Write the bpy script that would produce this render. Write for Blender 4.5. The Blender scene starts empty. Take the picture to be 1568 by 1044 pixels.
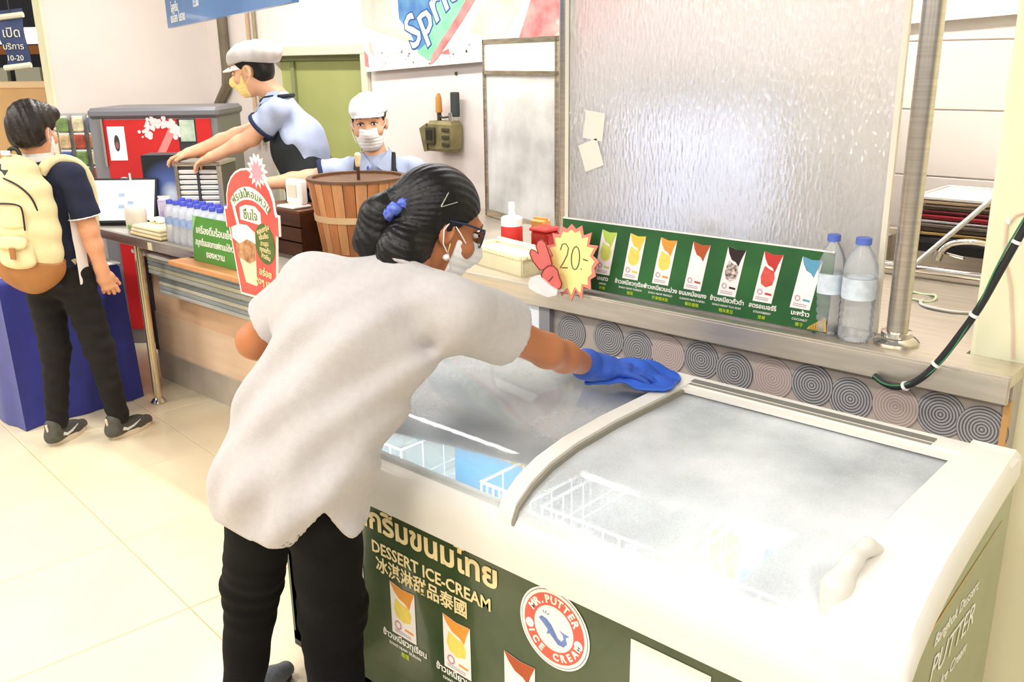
import bpy, bmesh, math, random
import numpy as np
from mathutils import Vector, Matrix
random.seed(7); rng = np.random.default_rng(5)
PI = math.pi
S = bpy.context.scene
COL = S.collection
# ------------------------------------------------------------------ camera
cam = bpy.data.objects.new('camera', bpy.data.cameras.new('camera')); COL.objects.link(cam)
cam.data.sensor_width = 36; cam.data.lens = 1402/1568*36; cam.data.clip_start = 0.05; cam.data.clip_end = 60
_r = ((0.7416, 0.6707, -0.0132), (0.187, -0.2255, -0.9561), (-0.6442, 0.7066, -0.2927))
cam.matrix_world = Matrix(((_r[0][0], -_r[1][0], -_r[2][0], 0), (_r[0][1], -_r[1][1], -_r[2][1], 0),
                           (_r[0][2], -_r[1][2], -_r[2][2], 1.75), (0, 0, 0, 1)))
S.camera = cam
# ------------------------------------------------------------------ light of the hall
w = bpy.data.worlds.new('hall_light'); S.world = w; w.use_nodes = True
w.node_tree.nodes['Background'].inputs[0].default_value = (1.0, 0.97, 0.92, 1)
w.node_tree.nodes['Background'].inputs[1].default_value = 0.5
def area(name, loc, sx, sy, power, col=(1, .96, .9), rot=(0, 0, 0)):
    l = bpy.data.lights.new(name, 'AREA'); l.shape = 'RECTANGLE'; l.size = sx; l.size_y = sy; l.energy = power; l.color = col
    o = bpy.data.objects.new(name, l); COL.objects.link(o); o.location = loc; o.rotation_euler = rot; return o
for i, (x, y, e) in enumerate([(-5.2, .2, 50), (-3.2, .2, 50), (-1.2, .2, 40), (.8, .2, 40), (-6.2, -2.2, 110), (-3.2, -2.4, 110), (-.2, -2.4, 110), (2.4, -1.2, 90), (-8.4, -.6, 90)]):
    area('ceiling_lamp', (x, y, 3.2), 1.2, .5, e, (1, .96, .9))
for x in (-5.0, -3.6, -2.2, -1.0):
    area('stall_lamp', (x, 2.75, 2.75), 1.0, .12, 31, (1, .97, .93))
S.view_settings.view_transform = 'Standard'; S.view_settings.look = 'None'
S.view_settings.exposure = -0.25; S.view_settings.gamma = 1
S.view_settings.use_curve_mapping = False
S.cycles.use_denoising = True
S.cycles.max_bounces = 8; S.cycles.transparent_max_bounces = 16; S.cycles.transmission_bounces = 6
S.cycles.caustics_reflective = False; S.cycles.caustics_refractive = False
# ------------------------------------------------------------------ materials
MATS = {}
def lin(c):
    if isinstance(c, str):
        c = c.lstrip('#'); c = [int(c[i:i+2], 16)/255 for i in (0, 2, 4)]
        return tuple(v/12.92 if v <= .04045 else ((v+.055)/1.055)**2.4 for v in c)
    return tuple(c)
def mat(name, col, rough=.5, metal=0., var=0., vscale=8., bump=0., bscale=60., spec=.5, trans=0., ior=1.45, alpha=1., emit=0., coat=0., sheen=0., stretch=None, col2=None, noise_detail=3.):
    """principled material with procedural colour variation and relief"""
    if name in MATS: return MATS[name]
    m = bpy.data.materials.new(name); m.use_nodes = True; MATS[name] = m
    nt = m.node_tree; N = nt.nodes; L = nt.links; b = N['Principled BSDF']
    c = lin(col); b.inputs['Base Color'].default_value = (*c, 1)
    b.inputs['Roughness'].default_value = rough; b.inputs['Metallic'].default_value = metal
    b.inputs['Specular IOR Level'].default_value = spec; b.inputs['Transmission Weight'].default_value = trans
    b.inputs['IOR'].default_value = ior; b.inputs['Alpha'].default_value = alpha
    b.inputs['Coat Weight'].default_value = coat; b.inputs['Sheen Weight'].default_value = sheen
    if emit: b.inputs['Emission Color'].default_value = (*c, 1); b.inputs['Emission Strength'].default_value = emit
    m.diffuse_color = (*c, 1)
    if var or col2 or bump:
        tc = N.new('ShaderNodeTexCoord'); src = tc.outputs['Object']
        if stretch:
            mp = N.new('ShaderNodeMapping'); mp.inputs['Scale'].default_value = stretch; L.new(src, mp.inputs[0]); src = mp.outputs[0]
    if var or col2:
        nz = N.new('ShaderNodeTexNoise'); nz.inputs['Scale'].default_value = vscale; nz.inputs['Detail'].default_value = noise_detail; L.new(src, nz.inputs['Vector'])
        rp = N.new('ShaderNodeValToRGB'); rp.color_ramp.elements[0].position = .3; rp.color_ramp.elements[1].position = .7
        d = lin(col2) if col2 else tuple(max(0, v*(1-var)) for v in c)
        rp.color_ramp.elements[0].color = (*d, 1); rp.color_ramp.elements[1].color = (*(c if col2 else tuple(min(1, v*(1+var*.5)) for v in c)), 1)
        L.new(nz.outputs['Fac'], rp.inputs[0]); L.new(rp.outputs[0], b.inputs['Base Color'])
    if bump:
        nb = N.new('ShaderNodeTexNoise'); nb.inputs['Scale'].default_value = bscale; nb.inputs['Detail'].default_value = 4; L.new(src, nb.inputs['Vector'])
        bp = N.new('ShaderNodeBump'); bp.inputs['Strength'].default_value = bump; bp.inputs['Distance'].default_value = .004; L.new(nb.outputs['Fac'], bp.inputs['Height'])
        L.new(bp.outputs[0], b.inputs['Normal'])
    return m
# ------------------------------------------------------------------ objects
def link(o, parent=None):
    COL.objects.link(o)
    if parent is not None: o.parent = parent
    return o
def thing(name, label, cat, loc=(0, 0, 0), rotz=0, group=None):
    o = bpy.data.objects.new(name, None); COL.objects.link(o); o.empty_display_size = .05
    o.location = loc; o.rotation_euler = (0, 0, rotz); o['label'] = label; o['category'] = cat
    if group: o['group'] = group
    return o
def tag(o, label, cat, group=None):
    o['label'] = label; o['category'] = cat
    if group: o['group'] = group
    return o
def copy_tree(o, parent=None):
    c = o.copy(); COL.objects.link(c); c.parent = parent
    for ch in o.children: copy_tree(ch, c)
    return c
class MB:
    """collects simple shapes into one mesh"""
    def __init__(s): s.v = []; s.f = []; s.mi = []; s.cur = 0
    def add(s, v, f):
        n = len(s.v); s.v += [tuple(p) for p in v]; s.f += [tuple(i+n for i in q) for q in f]; s.mi += [s.cur]*len(f); return s
    def box(s, c, d, b=0., rot=None):
        hx, hy, hz = d[0]/2, d[1]/2, d[2]/2
        if b <= 0:
            v = [(x*hx, y*hy, z*hz) for x in (-1, 1) for y in (-1, 1) for z in (-1, 1)]
            f = [(0, 1, 3, 2), (4, 6, 7, 5), (0, 4, 5, 1), (2, 3, 7, 6), (0, 2, 6, 4), (1, 5, 7, 3)]
        else:
            b = min(b, hx*.9, hy*.9, hz*.9)
            bm = bmesh.new()
            for x in (-1, 1):
                for y in (-1, 1):
                    for z in (-1, 1):
                        bm.verts.new((x*hx, y*(hy-b), z*(hz-b))); bm.verts.new((x*(hx-b), y*hy, z*(hz-b))); bm.verts.new((x*(hx-b), y*(hy-b), z*hz))
            bmesh.ops.convex_hull(bm, input=bm.verts)
            bmesh.ops.dissolve_limit(bm, angle_limit=.01, verts=bm.verts, edges=bm.edges)
            bm.verts.index_update(); v = [tuple(p.co) for p in bm.verts]; f = [[q.index for q in p.verts] for p in bm.faces]; bm.free()
        M = Matrix.Rotation(rot, 3, 'Z') if isinstance(rot, (int, float)) else (rot if rot is not None else Matrix.Identity(3))
        return s.add([M @ Vector(p) + Vector(c) for p in v], f)
    def span(s, a, b_, bev=0.):
        return s.box([(a[i]+b_[i])/2 for i in range(3)], [abs(b_[i]-a[i]) for i in range(3)], bev)
    def tube(s, path, r, n=10, cap=True, close=False):
        P = [Vector(p) for p in path]; R = r if isinstance(r, (list, tuple)) else [r]*len(P)
        rings = []; up = None
        for i, p in enumerate(P):
            t = (P[min(i+1, len(P)-1)]-P[max(i-1, 0)])
            if close: t = P[(i+1) % len(P)]-P[i-1]
            t.normalize()
            if up is None:
                up = Vector((0, 0, 1)) if abs(t.z) < .9 else Vector((1, 0, 0))
            a = (up - t*up.dot(t)).normalized(); up = a; bb = t.cross(a)
            rings.append([p+(a*math.cos(2*PI*k/n)+bb*math.sin(2*PI*k/n))*R[i] for k in range(n)])
        v = [q for g in rings for q in g]; f = []
        m = len(P)
        for i in range(m if close else m-1):
            j = (i+1) % m
            for k in range(n): f.append((i*n+k, i*n+(k+1) % n, j*n+(k+1) % n, j*n+k))
        if cap and not close: f.append(tuple(reversed(range(n)))); f.append(tuple((m-1)*n+k for k in range(n)))
        return s.add(v, f)
    def lathe(s, prof, n=24, c=(0, 0, 0), sx=1., sy=1., wob=None):
        v = []; f = []; m = len(prof)
        for (r, z) in prof:
            for k in range(n):
                a = 2*PI*k/n; rr = r*(1+(wob(a, z) if wob else 0)); v.append((c[0]+rr*math.cos(a)*sx, c[1]+rr*math.sin(a)*sy, c[2]+z))
        for i in range(m-1):
            for k in range(n): f.append((i*n+k, i*n+(k+1) % n, (i+1)*n+(k+1) % n, (i+1)*n+k))
        if prof[0][0] > 1e-5: f.append(tuple(reversed(range(n))))
        if prof[-1][0] > 1e-5: f.append(tuple((m-1)*n+k for k in range(n)))
        return s.add(v, f)
    def prism(s, poly, t, fn=None):
        """outline (x,z) extruded along y by t (front at y=0 facing -y); fn maps the points"""
        n = len(poly); fn = fn or (lambda p: p)
        v = [fn((x, 0, z)) for x, z in poly]+[fn((x, t, z)) for x, z in poly]
        f = [tuple(range(n)), tuple(reversed(range(n, 2*n)))]+[(i, i+n, (i+1) % n+n, (i+1) % n) for i in range(n)]
        return s.add(v, f)
    def mesh(s, name):
        me = bpy.data.meshes.new(name); me.from_pydata(s.v, [], s.f); me.validate(); me.update(); return me
    def build(s, name, m, parent=None, smooth=None, loc=None, kind=None, label=None):
        me = s.mesh(name)
        for mm in (m if isinstance(m, (list, tuple)) else [m]): me.materials.append(mm)
        if isinstance(m, (list, tuple)) and len(s.mi) == len(me.polygons): me.polygons.foreach_set('material_index', s.mi)
        bm = bmesh.new(); bm.from_mesh(me); bmesh.ops.recalc_face_normals(bm, faces=bm.faces); bm.to_mesh(me); bm.free()
        if smooth is not None:
            me.shade_smooth() if hasattr(me, 'shade_smooth') else None
            try: me.set_sharp_from_angle(angle=math.radians(smooth))
            except Exception: pass
        o = bpy.data.objects.new(name, me); link(o, parent)
        if loc: o.location = loc
        if kind: o['kind'] = kind
        if label: o['label'] = label
        return o
def struct(o):
    o['kind'] = 'structure'; return o
def text(body, size, m, parent, loc, rot=(PI/2, 0, 0), name='lettering', align='CENTER', ext=.0004, shear=0., spacing=1., offset=0., sx=1., bold=False):
    cu = bpy.data.curves.new('txt', 'FONT'); cu.body = body; cu.size = size; cu.extrude = ext; cu.align_x = align; cu.resolution_u = 2
    cu.shear = shear; cu.space_character = spacing; cu.offset = offset
    t = bpy.data.objects.new('txt', cu); COL.objects.link(t)
    dg = bpy.context.evaluated_depsgraph_get(); me = bpy.data.meshes.new_from_object(t.evaluated_get(dg)); bpy.data.objects.remove(t); bpy.data.curves.remove(cu)
    me.name = name; me.materials.clear(); me.materials.append(m)
    o = bpy.data.objects.new(name, me); link(o, parent); o.location = loc; o.rotation_euler = rot; o.scale = (sx, 1, 1)
    return o
# ------------------------------------------------------------------ soft bodies: distance fields meshed with surface nets
V3 = lambda *a: np.array(a, dtype=np.float32)
def nrm(a): a = np.asarray(a, dtype=np.float64); return a/np.linalg.norm(a)
def cone(a, b, r1, r2, u=None, s=1., k=.03, sub=False): return ('c', np.asarray(a, float), np.asarray(b, float), r1, r2, None if u is None else nrm(u), s, k, sub)
def ell(c, R, rad, k=.03, sub=False): return ('e', np.asarray(c, float), np.asarray(R, float), np.asarray(rad, float), k, sub)
def sdf(prims, vox, cut=None, disp=None, pad=.03):
    lo = []; hi = []
    for p in prims:
        if p[-1]: continue
        if p[0] == 'c':
            r = max(p[3], p[4])*max(1, p[6]); lo += [np.minimum(p[1], p[2])-r]; hi += [np.maximum(p[1], p[2])+r]
        else:
            r = p[3].max(); lo += [p[1]-r]; hi += [p[1]+r]
    lo = np.min(lo, 0)-pad; hi = np.max(hi, 0)+pad
    n = np.ceil((hi-lo)/vox).astype(int)+1
    ax = [(lo[i]+np.arange(n[i])*vox).astype(np.float32) for i in range(3)]
    D = np.full(n, .2, np.float32)
    for p in prims:
        if p[0] == 'c':
            r = max(p[3], p[4])*max(1, p[6]); a0 = np.minimum(p[1], p[2])-r; a1 = np.maximum(p[1], p[2])+r
        else:
            r = p[3].max(); a0 = p[1]-r; a1 = p[1]+r
        m = .035+(p[7] if p[0] == 'c' else p[4])
        i0 = np.clip(np.floor((a0-m-lo)/vox).astype(int), 0, n); i1 = np.clip(np.ceil((a1+m-lo)/vox).astype(int)+1, 0, n)
        if np.any(i1 <= i0): continue
        sl = tuple(slice(i0[i], i1[i]) for i in range(3))
        X = ax[0][sl[0]][:, None, None]; Y = ax[1][sl[1]][None, :, None]; Z = ax[2][sl[2]][None, None, :]
        if p[0] == 'c':
            _, a, b, r1, r2, u, s, k, sub = p
            q = [X-a[0], Y-a[1], Z-a[2]]; ba = b-a
            if u is not None and s != 1:
                g = (q[0]*u[0]+q[1]*u[1]+q[2]*u[2])*(1-1/s); q = [q[i]-g*u[i] for i in range(3)]; ba = ba-u*np.dot(ba, u)*(1-1/s)
            bb = max(np.dot(ba, ba), 1e-9)
            t = np.clip((q[0]*ba[0]+q[1]*ba[1]+q[2]*ba[2])/bb, 0, 1)
            d = np.sqrt((q[0]-t*ba[0])**2+(q[1]-t*ba[1])**2+(q[2]-t*ba[2])**2)-(r1+t*(r2-r1))
        else:
            _, c, R, rad, k, sub = p
            q = [X-c[0], Y-c[1], Z-c[2]]; e = [(q[0]*R[i][0]+q[1]*R[i][1]+q[2]*R[i][2])/rad[i] for i in range(3)]
            k0 = np.sqrt(e[0]**2+e[1]**2+e[2]**2); k1 = np.sqrt((e[0]/rad[0])**2+(e[1]/rad[1])**2+(e[2]/rad[2])**2)
            d = k0*(k0-1)/np.maximum(k1, 1e-6)
        d = d.astype(np.float32); o = D[sl]
        if sub:
            d = -d; h = np.clip(.5-.5*(d-o)/k*-1, 0, 1) if False else None
            D[sl] = np.maximum(o, d)
        else:
            h = np.clip(.5+.5*(o-d)/k, 0, 1); D[sl] = o*(1-h)+d*h-k*h*(1-h)
    X = ax[0][:, None, None]; Y = ax[1][None, :, None]; Z = ax[2][None, None, :]
    if disp is not None: D = D+disp(X, Y, Z).astype(np.float32)
    if cut is not None: D = cut(D, X, Y, Z).astype(np.float32)
    D[0] = D[-1] = .1; D[:, 0] = D[:, -1] = .1; D[:, :, 0] = D[:, :, -1] = .1
    return nets(D, lo, vox)
def nets(D, lo, vox):
    s = D < 0; nx, ny, nz = D.shape
    c = np.zeros((nx-1, ny-1, nz-1), np.int8)
    offs = [(i, j, k) for i in (0, 1) for j in (0, 1) for k in (0, 1)]
    for i, j, k in offs: c += s[i:nx-1+i, j:ny-1+j, k:nz-1+k]
    act = (c > 0) & (c < 8); I, J, K = np.nonzero(act)
    idx = np.full(act.shape, -1, np.int32); idx[I, J, K] = np.arange(len(I))
    acc = np.zeros((len(I), 3), np.float32); cnt = np.zeros(len(I), np.float32)
    for a in range(3):
        o1, o2 = [x for x in range(3) if x != a]
        for e in ((0, 0), (0, 1), (1, 0), (1, 1)):
            p = [0, 0, 0]; p[o1] = e[0]; p[o2] = e[1]; q = list(p); q[a] = 1
            d0 = D[I+p[0], J+p[1], K+p[2]]; d1 = D[I+q[0], J+q[1], K+q[2]]
            x = (d0 < 0) != (d1 < 0); t = np.where(x, d0/np.where(np.abs(d0-d1) < 1e-9, 1, d0-d1), 0)
            for m in range(3): acc[:, m] += np.where(x, (t if m == a else p[m]), 0)
            cnt += x
    P = acc/np.maximum(cnt, 1)[:, None]; P[:, 0] += I; P[:, 1] += J; P[:, 2] += K
    P = P*vox+np.asarray(lo, np.float32)
    F = []
    for a in range(3):
        o1, o2 = (a+1) % 3, (a+2) % 3
        sa = np.take(s, range(D.shape[a]-1), a); sb = np.take(s, range(1, D.shape[a]), a)
        E = np.array(np.nonzero(sa != sb)); ok = (E[o1] > 0) & (E[o2] > 0) & (E[o1] < D.shape[o1]-1) & (E[o2] < D.shape[o2]-1); E = E[:, ok]
        flip = sa[tuple(E)]
        def cell(d1, d2):
            q = E.copy(); q[o1] -= d1; q[o2] -= d2; return idx[tuple(q)]
        Q = np.stack([cell(1, 1), cell(0, 1), cell(0, 0), cell(1, 0)], 1)
        Q[~flip] = Q[~flip][:, ::-1]; F.append(Q)
    return P, np.concatenate(F)
def relax(P, F, it=1, lam=.5):
    for _ in range(it):
        A = np.zeros_like(P); c = np.zeros(len(P), np.float32)
        for i in range(4):
            j = (i+1) % 4
            np.add.at(A, F[:, i], P[F[:, j]]); np.add.at(A, F[:, j], P[F[:, i]]); np.add.at(c, F[:, i], 1); np.add.at(c, F[:, j], 1)
        P = P*(1-lam)+lam*A/np.maximum(c, 1)[:, None]
    return P
def soft(name, patches, m, parent, origin=(0, 0, 0), it=1, label=None):
    """patches: list of (P,F[,slot]) joined into one smooth mesh"""
    V = []; Fs = []; mi = []; n = 0
    for pt in patches:
        P, F = pt[0], pt[1]; P = relax(P, F, it) if it else P
        V.append(P-np.asarray(origin, np.float32)); Fs.append(F+n); n += len(P); mi += [pt[2] if len(pt) > 2 else 0]*len(F)
    V = np.concatenate(V); Fq = np.concatenate(Fs)
    me = bpy.data.meshes.new(name); me.vertices.add(len(V)); me.vertices.foreach_set('co', V.astype(np.float32).ravel())
    me.loops.add(len(Fq)*4); me.loops.foreach_set('vertex_index', Fq.astype(np.int32).ravel())
    me.polygons.add(len(Fq)); me.polygons.foreach_set('loop_start', np.arange(len(Fq), dtype=np.int32)*4)
    try: me.polygons.foreach_set('loop_total', np.full(len(Fq), 4, dtype=np.int32))
    except Exception: pass
    for mm in (m if isinstance(m, (list, tuple)) else [m]): me.materials.append(mm)
    me.polygons.foreach_set('material_index', np.array(mi, np.int32)); me.polygons.foreach_set('use_smooth', np.ones(len(Fq), dtype=bool))
    me.update(calc_edges=True); me.validate()
    o = bpy.data.objects.new(name, me); link(o, parent)
    if label: o['label'] = label
    return o
def rotz(v, a): c, s_ = math.cos(a), math.sin(a); return np.array((v[0]*c-v[1]*s_, v[0]*s_+v[1]*c, v[2]))
# ================================================================== the setting
M_tile = mat('floor_tile_cream', '#EADBBA', .22, var=.06, vscale=3, bump=.02, bscale=30)
M_grout = mat('floor_grout', '#C9B48E', .8)
M_wall = mat('wall_paint_white', '#EFE4DC', .6, var=.04, vscale=2, bump=.03)
M_walltile = mat('wall_tile_white', '#EADFDA', .35, var=.03, vscale=4)
M_cream = mat('pillar_paint_cream', '#F1EDC9', .6, var=.06, vscale=3, bump=.05)
M_steel = mat('brushed_steel', '#CFC6BA', .32, 1., var=.15, vscale=6, stretch=(1, 1, 20), bump=.03, bscale=90)
M_steelB = mat('brushed_steel_counter', '#D9CFC0', .38, .85, var=.12, vscale=5, stretch=(1, 12, 12), bump=.02)
M_chrome = mat('chrome', '#D8D2C8', .12, 1.)
M_white = mat('white_plastic', '#F4F1EC', .35, var=.02)
M_black = mat('black_plastic', '#17171A', .45, var=.1)
M_dark = mat('dark_grey', '#3A3A3E', .6, var=.1)
M_paper = mat('white_paper', '#FAF8F4', .7)
A5 = math.radians(-5.5)
fl = MB().span((-16, -4, -.06), (2.5, 6.5, -.005)).build('floor', M_grout); struct(fl)
tile_me = MB().box((0, 0, -.015), (.616, .616, .03), .002).mesh('floor_tile'); tile_me.materials.append(M_tile)
T = .62
for i in range(-14, 7):
    for j in range(-7, 4):
        x = -3.247+(i+.5)*T*math.cos(A5)-(j+.5)*T*math.sin(A5); y = 1.311+(i+.5)*T*math.sin(A5)+(j+.5)*T*math.cos(A5)
        if not (-10.5 < x < .6 and -2. < y < (3.6 if x < -5.2 else 2.75 if x < -2.6 else 2.3)): continue
        o = bpy.data.objects.new('floor_tile', tile_me); link(o, fl); o.location = (x, y, 0); o.rotation_euler = (0, 0, A5)
far_floor = MB().span((-16, -4, -.012), (-10.2, 6.5, -.002)).build('floor_beyond', M_tile, fl)
YB = 3.75
m = MB(); m.span((-6.4, YB, 0), (-5.60, YB+.1, 3.1)); m.span((-4.62, YB, 0), (1.2, YB+.1, 3.1)); m.span((-5.60, YB, 1.80), (-4.62, YB+.1, 3.1))
wb = struct(m.build('wall_back', M_wall))
wt = MB().box((0, 0, 0), (.596, .012, .246), .003).mesh('wall_tile'); wt.materials.append(M_walltile)
for i in range(4):
    for j in range(12):
        o = bpy.data.objects.new('wall_tile', wt); link(o, wb); o.location = (-2.35+i*.6, YB-.004, .05+.125+j*.25)
ws = struct(MB().span((-6.50, 2.6, 0), (-6.4, 3.85, 3.1)).build('wall_left', M_wall))
MB().span((-6.505, 2.585, 0), (-6.395, 2.602, 3.1)).build('corner_bead', M_cream, ws)
pl = struct(MB().span((-.61, 2.33, 0), (1.0, 3.75, 3.1), .012).build('wall_right', M_cream))
kf = struct(MB().span((-6.4, 2.98, -.005), (1.0, YB, .10)).build('floor_kitchen', M_tile))
# green door in the back wall
M_olive = mat('olive_green_paint', '#A9AD6A', .6, var=.08, vscale=3)
M_oliveD = mat('olive_frame', '#8B9062', .6)
M_frame = mat('pale_frame', '#D6D5BE', .5)
d1 = struct(MB().span((-5.60, YB+.07, 0), (-4.62, YB+.11, 1.80)).build('door_1', M_olive))
MB().span((-5.47, YB+.05, 0), (-5.43, YB+.08, 1.76)).build('door_stile', M_oliveD, d1)
for fa, fb in (((-5.66, YB-.03, 0), (-5.60, YB-.002, 1.80)), ((-4.62, YB-.03, 0), (-4.56, YB-.002, 1.80)), ((-5.66, YB-.03, 1.80), (-4.56, YB-.002, 1.86))): MB().span(fa, fb, .003).build('door_frame', M_frame, d1)
MB().span((-5.60, YB+.04, 1.77), (-4.62, YB+.07, 1.80)).build('door_head', M_oliveD, d1)
MB().span((-4.68, YB+.04, 0), (-4.63, YB+.07, 1.77)).build('door_stile', M_oliveD, d1)
# pipes
M_pipe = mat('grey_pipe', '#7E735F', .5, .3, var=.2)
o = MB().tube([(-6.12, YB-.04, 3.1), (-6.12, YB-.04, 1.72), (-6.14, YB-.04, 1.6), (-6.3, YB-.04, 1.45), (-6.3, YB-.04, .2)], .035, 12).build('drain_pipe', M_pipe, None, 40); tag(o, 'thick grey drain pipe running down the corner of the white wall', 'pipe')
M_pipeW = mat('pipe_tan', '#C9A986', .5); M_pipeG = mat('pipe_olive', '#9A9275', .5)
for x, mm, l in ((-5.83, M_pipeW, 'thin tan conduit running down the white wall'), (-5.75, M_pipeG, 'thin olive grey conduit running down the white wall beside a tan one')):
    tag(MB().tube([(x, YB-.02, 3.1), (x, YB-.02, 1.2)], .013, 8).build('conduit', mm, None, 40), l, 'conduit')
# --- what lies beyond the stall on the left
def frame_mat(cx, cy, ang): return (cx, cy, 0), ang
AV = math.atan2(.6707, .7416)
M_tan = mat('tan_board', '#D9AE78', .6, var=.08, vscale=4)
M_tanl = mat('tan_board_edge', '#EBCB9E', .5)
p = thing('tan_partition', 'tan wooden partition standing behind the student in the food hall', 'partition', (-7.65, 2.75, 0), AV)
MB().span((-1.6, 0, 0), (.35, .06, 1.60)).build('panel', M_tan, p); MB().span((-1.62, -.015, 1.60), (.36, .075, 1.65), .006).build('top_rail', M_tanl, p)
wf = struct(MB().box((-12.6, 5.1, 2.3), (7, .2, 4.6), 0, AV).build('wall_far', mat('far_dark', '#2E2D31', .8, var=.2)))
sf = thing('shop_front', 'dark shop front under a bright white lamp strip across the hall', 'shop front', (-12.1, 4.7, 0), AV)
MB().span((-2.2, -.2, 2.02), (1.2, 0, 2.2)).build('lamp_strip', mat('lamp_white', '#FFFFFF', .5, emit=2.2), sf)
MB().span((-2.2, -.2, 1.90), (1.2, 0, 2.0)).build('fascia', mat('far_orange', '#B5713F', .6), sf)
MB().span((.30, -.12, .2), (.72, -.04, 1.9)).build('panel', mat('far_grey', '#7F8087', .3, var=.2), sf)
MB().span((.26, -.14, .2), (.30, -.02, 1.9)).build('post', M_white, sf)
for x in (-.55, -.15): MB().span((x, -.14, 1.0), (x+.30, -.06, 1.75)).build('window', M_frame, sf); MB().span((x+.05, -.155, 1.05), (x+.25, -.13, 1.55)).build('pane', mat('far_pane', '#8D9385', .2), sf)
MB().span((-.62, -.16, 1.72), (-.35, -.1, 1.84)).build('notice', mat('far_red', '#A3271F', .5), sf)
# hanging food stall flag
M_flag = mat('flag_blue', '#39466B', .7, var=.1); M_flagw = mat('flag_cream', '#DCD9C4', .7)
hg = thing('hanging_flag', 'dark blue cloth flag with cream Thai lettering hanging over the hall', 'flag', (-6.11, 2.29, 1.74), AV)
n = 10; v = []; f = []
for i in range(n+1):
    z = .335*i/n
    for k in range(5):
        u = -.075+.15*k/4; v.append((u+.012*math.sin(i*.7), .012*math.sin(i*.8+k*.5), z-.0+.09*(u+.075)))
for i in range(n):
    for k in range(4): f.append((i*5+k, i*5+k+1, (i+1)*5+k+1, (i+1)*5+k))
b = MB(); b.add(v, f); b.add([(x, y+.006, z) for x, y, z in v], [tuple(reversed(q)) for q in f]); b.build('flag_cloth', M_flag, hg, 60)
for z in (.012, .30):
    m = MB(); m.tube([(-.082, 0, z-.005), (.08, 0, z+.012)], .017, 8); m.build('rod', M_flagw, hg, 40)
MB().tube([(0, 0, .32), (0, 0, 1.3)], .003, 6).build('cord', M_dark, hg)
text('เปิด', .075, M_flagw, hg, (0, -.018, .185), name='lettering'); text('บริการ', .05, M_flagw, hg, (0, -.018, .115)); text('10-20', .045, M_flagw, hg, (0, -.018, .05))
# ================================================================== chest freezer
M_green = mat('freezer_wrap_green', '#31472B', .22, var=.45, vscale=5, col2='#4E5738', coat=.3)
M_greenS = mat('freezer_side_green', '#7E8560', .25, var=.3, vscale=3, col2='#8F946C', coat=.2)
M_frz = mat('freezer_white', '#E6E2DA', .3, var=.03, vscale=6)
M_seal = mat('freezer_seal', '#8B8578', .6)
M_liner = mat('freezer_liner', '#F2F6F8', .35)
M_blue = mat('freezer_blue', '#5FA9CF', .4, var=.08)
def glass_mat(name, frost, scale, lo, hi, tint=(.93, .95, .96)):
    m = bpy.data.materials.new(name); m.use_nodes = True; nt = m.node_tree; N = nt.nodes; L = nt.links; N.clear()
    out = N.new('ShaderNodeOutputMaterial'); tr = N.new('ShaderNodeBsdfTransparent'); gl = N.new('ShaderNodeBsdfGlossy'); df = N.new('ShaderNodeBsdfDiffuse')
    tr.inputs[0].default_value = (.96, .98, .98, 1); gl.inputs['Roughness'].default_value = .06; df.inputs[0].default_value = (*tint, 1)
    fr = N.new('ShaderNodeFresnel'); fr.inputs[0].default_value = 1.22
    m1 = N.new('ShaderNodeMixShader'); m2 = N.new('ShaderNodeMixShader')
    tc = N.new('ShaderNodeTexCoord'); nz = N.new('ShaderNodeTexNoise'); nz.inputs['Scale'].default_value = scale; nz.inputs['Detail'].default_value = 6
    n2 = N.new('ShaderNodeTexNoise'); n2.inputs['Scale'].default_value = 220; n2.inputs['Detail'].default_value = 2
    L.new(tc.outputs['Object'], nz.inputs['Vector']); L.new(tc.outputs['Object'], n2.inputs['Vector'])
    mr = N.new('ShaderNodeMapRange'); mr.inputs['From Min'].default_value = .35; mr.inputs['From Max'].default_value = .65; mr.inputs['To Min'].default_value = lo; mr.inputs['To Max'].default_value = hi
    L.new(nz.outputs['Fac'], mr.inputs['Value'])
    ad = N.new('ShaderNodeMath'); ad.operation = 'MULTIPLY_ADD'; ad.inputs[1].default_value = frost; L.new(n2.outputs['Fac'], ad.inputs[0]); L.new(mr.outputs[0], ad.inputs[2]); ad.use_clamp = True
    L.new(fr.outputs[0], m1.inputs[0]); L.new(tr.outputs[0], m1.inputs[1]); L.new(gl.outputs[0], m1.inputs[2])
    L.new(ad.outputs[0], m2.inputs[0]); L.new(m1.outputs[0], m2.inputs[1]); L.new(df.outputs[0], m2.inputs[2]); L.new(m2.outputs[0], out.inputs[0])
    MATS[name] = m; return m
M_lidL = glass_mat('lid_glass_clear', .10, 2.2, .02, .26, (.95, .95, .95))
M_lidR = glass_mat('lid_glass_frosted', .18, 2.6, .14, .56, (.86, .88, .90))
FX, FY = -2.13, 1.33; W_, D_ = 1.72, .73
fz = thing('chest_freezer', 'long white chest freezer with curved sliding glass lids and green printed wrap', 'freezer', (FX, FY, 0))
sweepP = lambda prof, x0, x1: [(x0, y, z) for y, z in prof]+[(x1, y, z) for y, z in prof]
def sweep(prof, x0, x1, mb=None, fl0=0., fl1=0.):
    """closed (y,z) outline swept along x; fl: extra x per metre towards the front"""
    mb = mb or MB(); n = len(prof)
    v = [(x0, y, z) for y, z in prof]+[(x1, y, z) for y, z in prof]
    f = [tuple(range(n)), tuple(reversed(range(n, 2*n)))]+[(i, i+n, (i+1) % n+n, (i+1) % n) for i in range(n)]
    return mb.add(v, f)
CUR = [(-.030, .795), (-.012, .83), (.036, .862), (.10, .886), (.196, .903), (.347, .912), (.544, .914), (.70, .915)]
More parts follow.
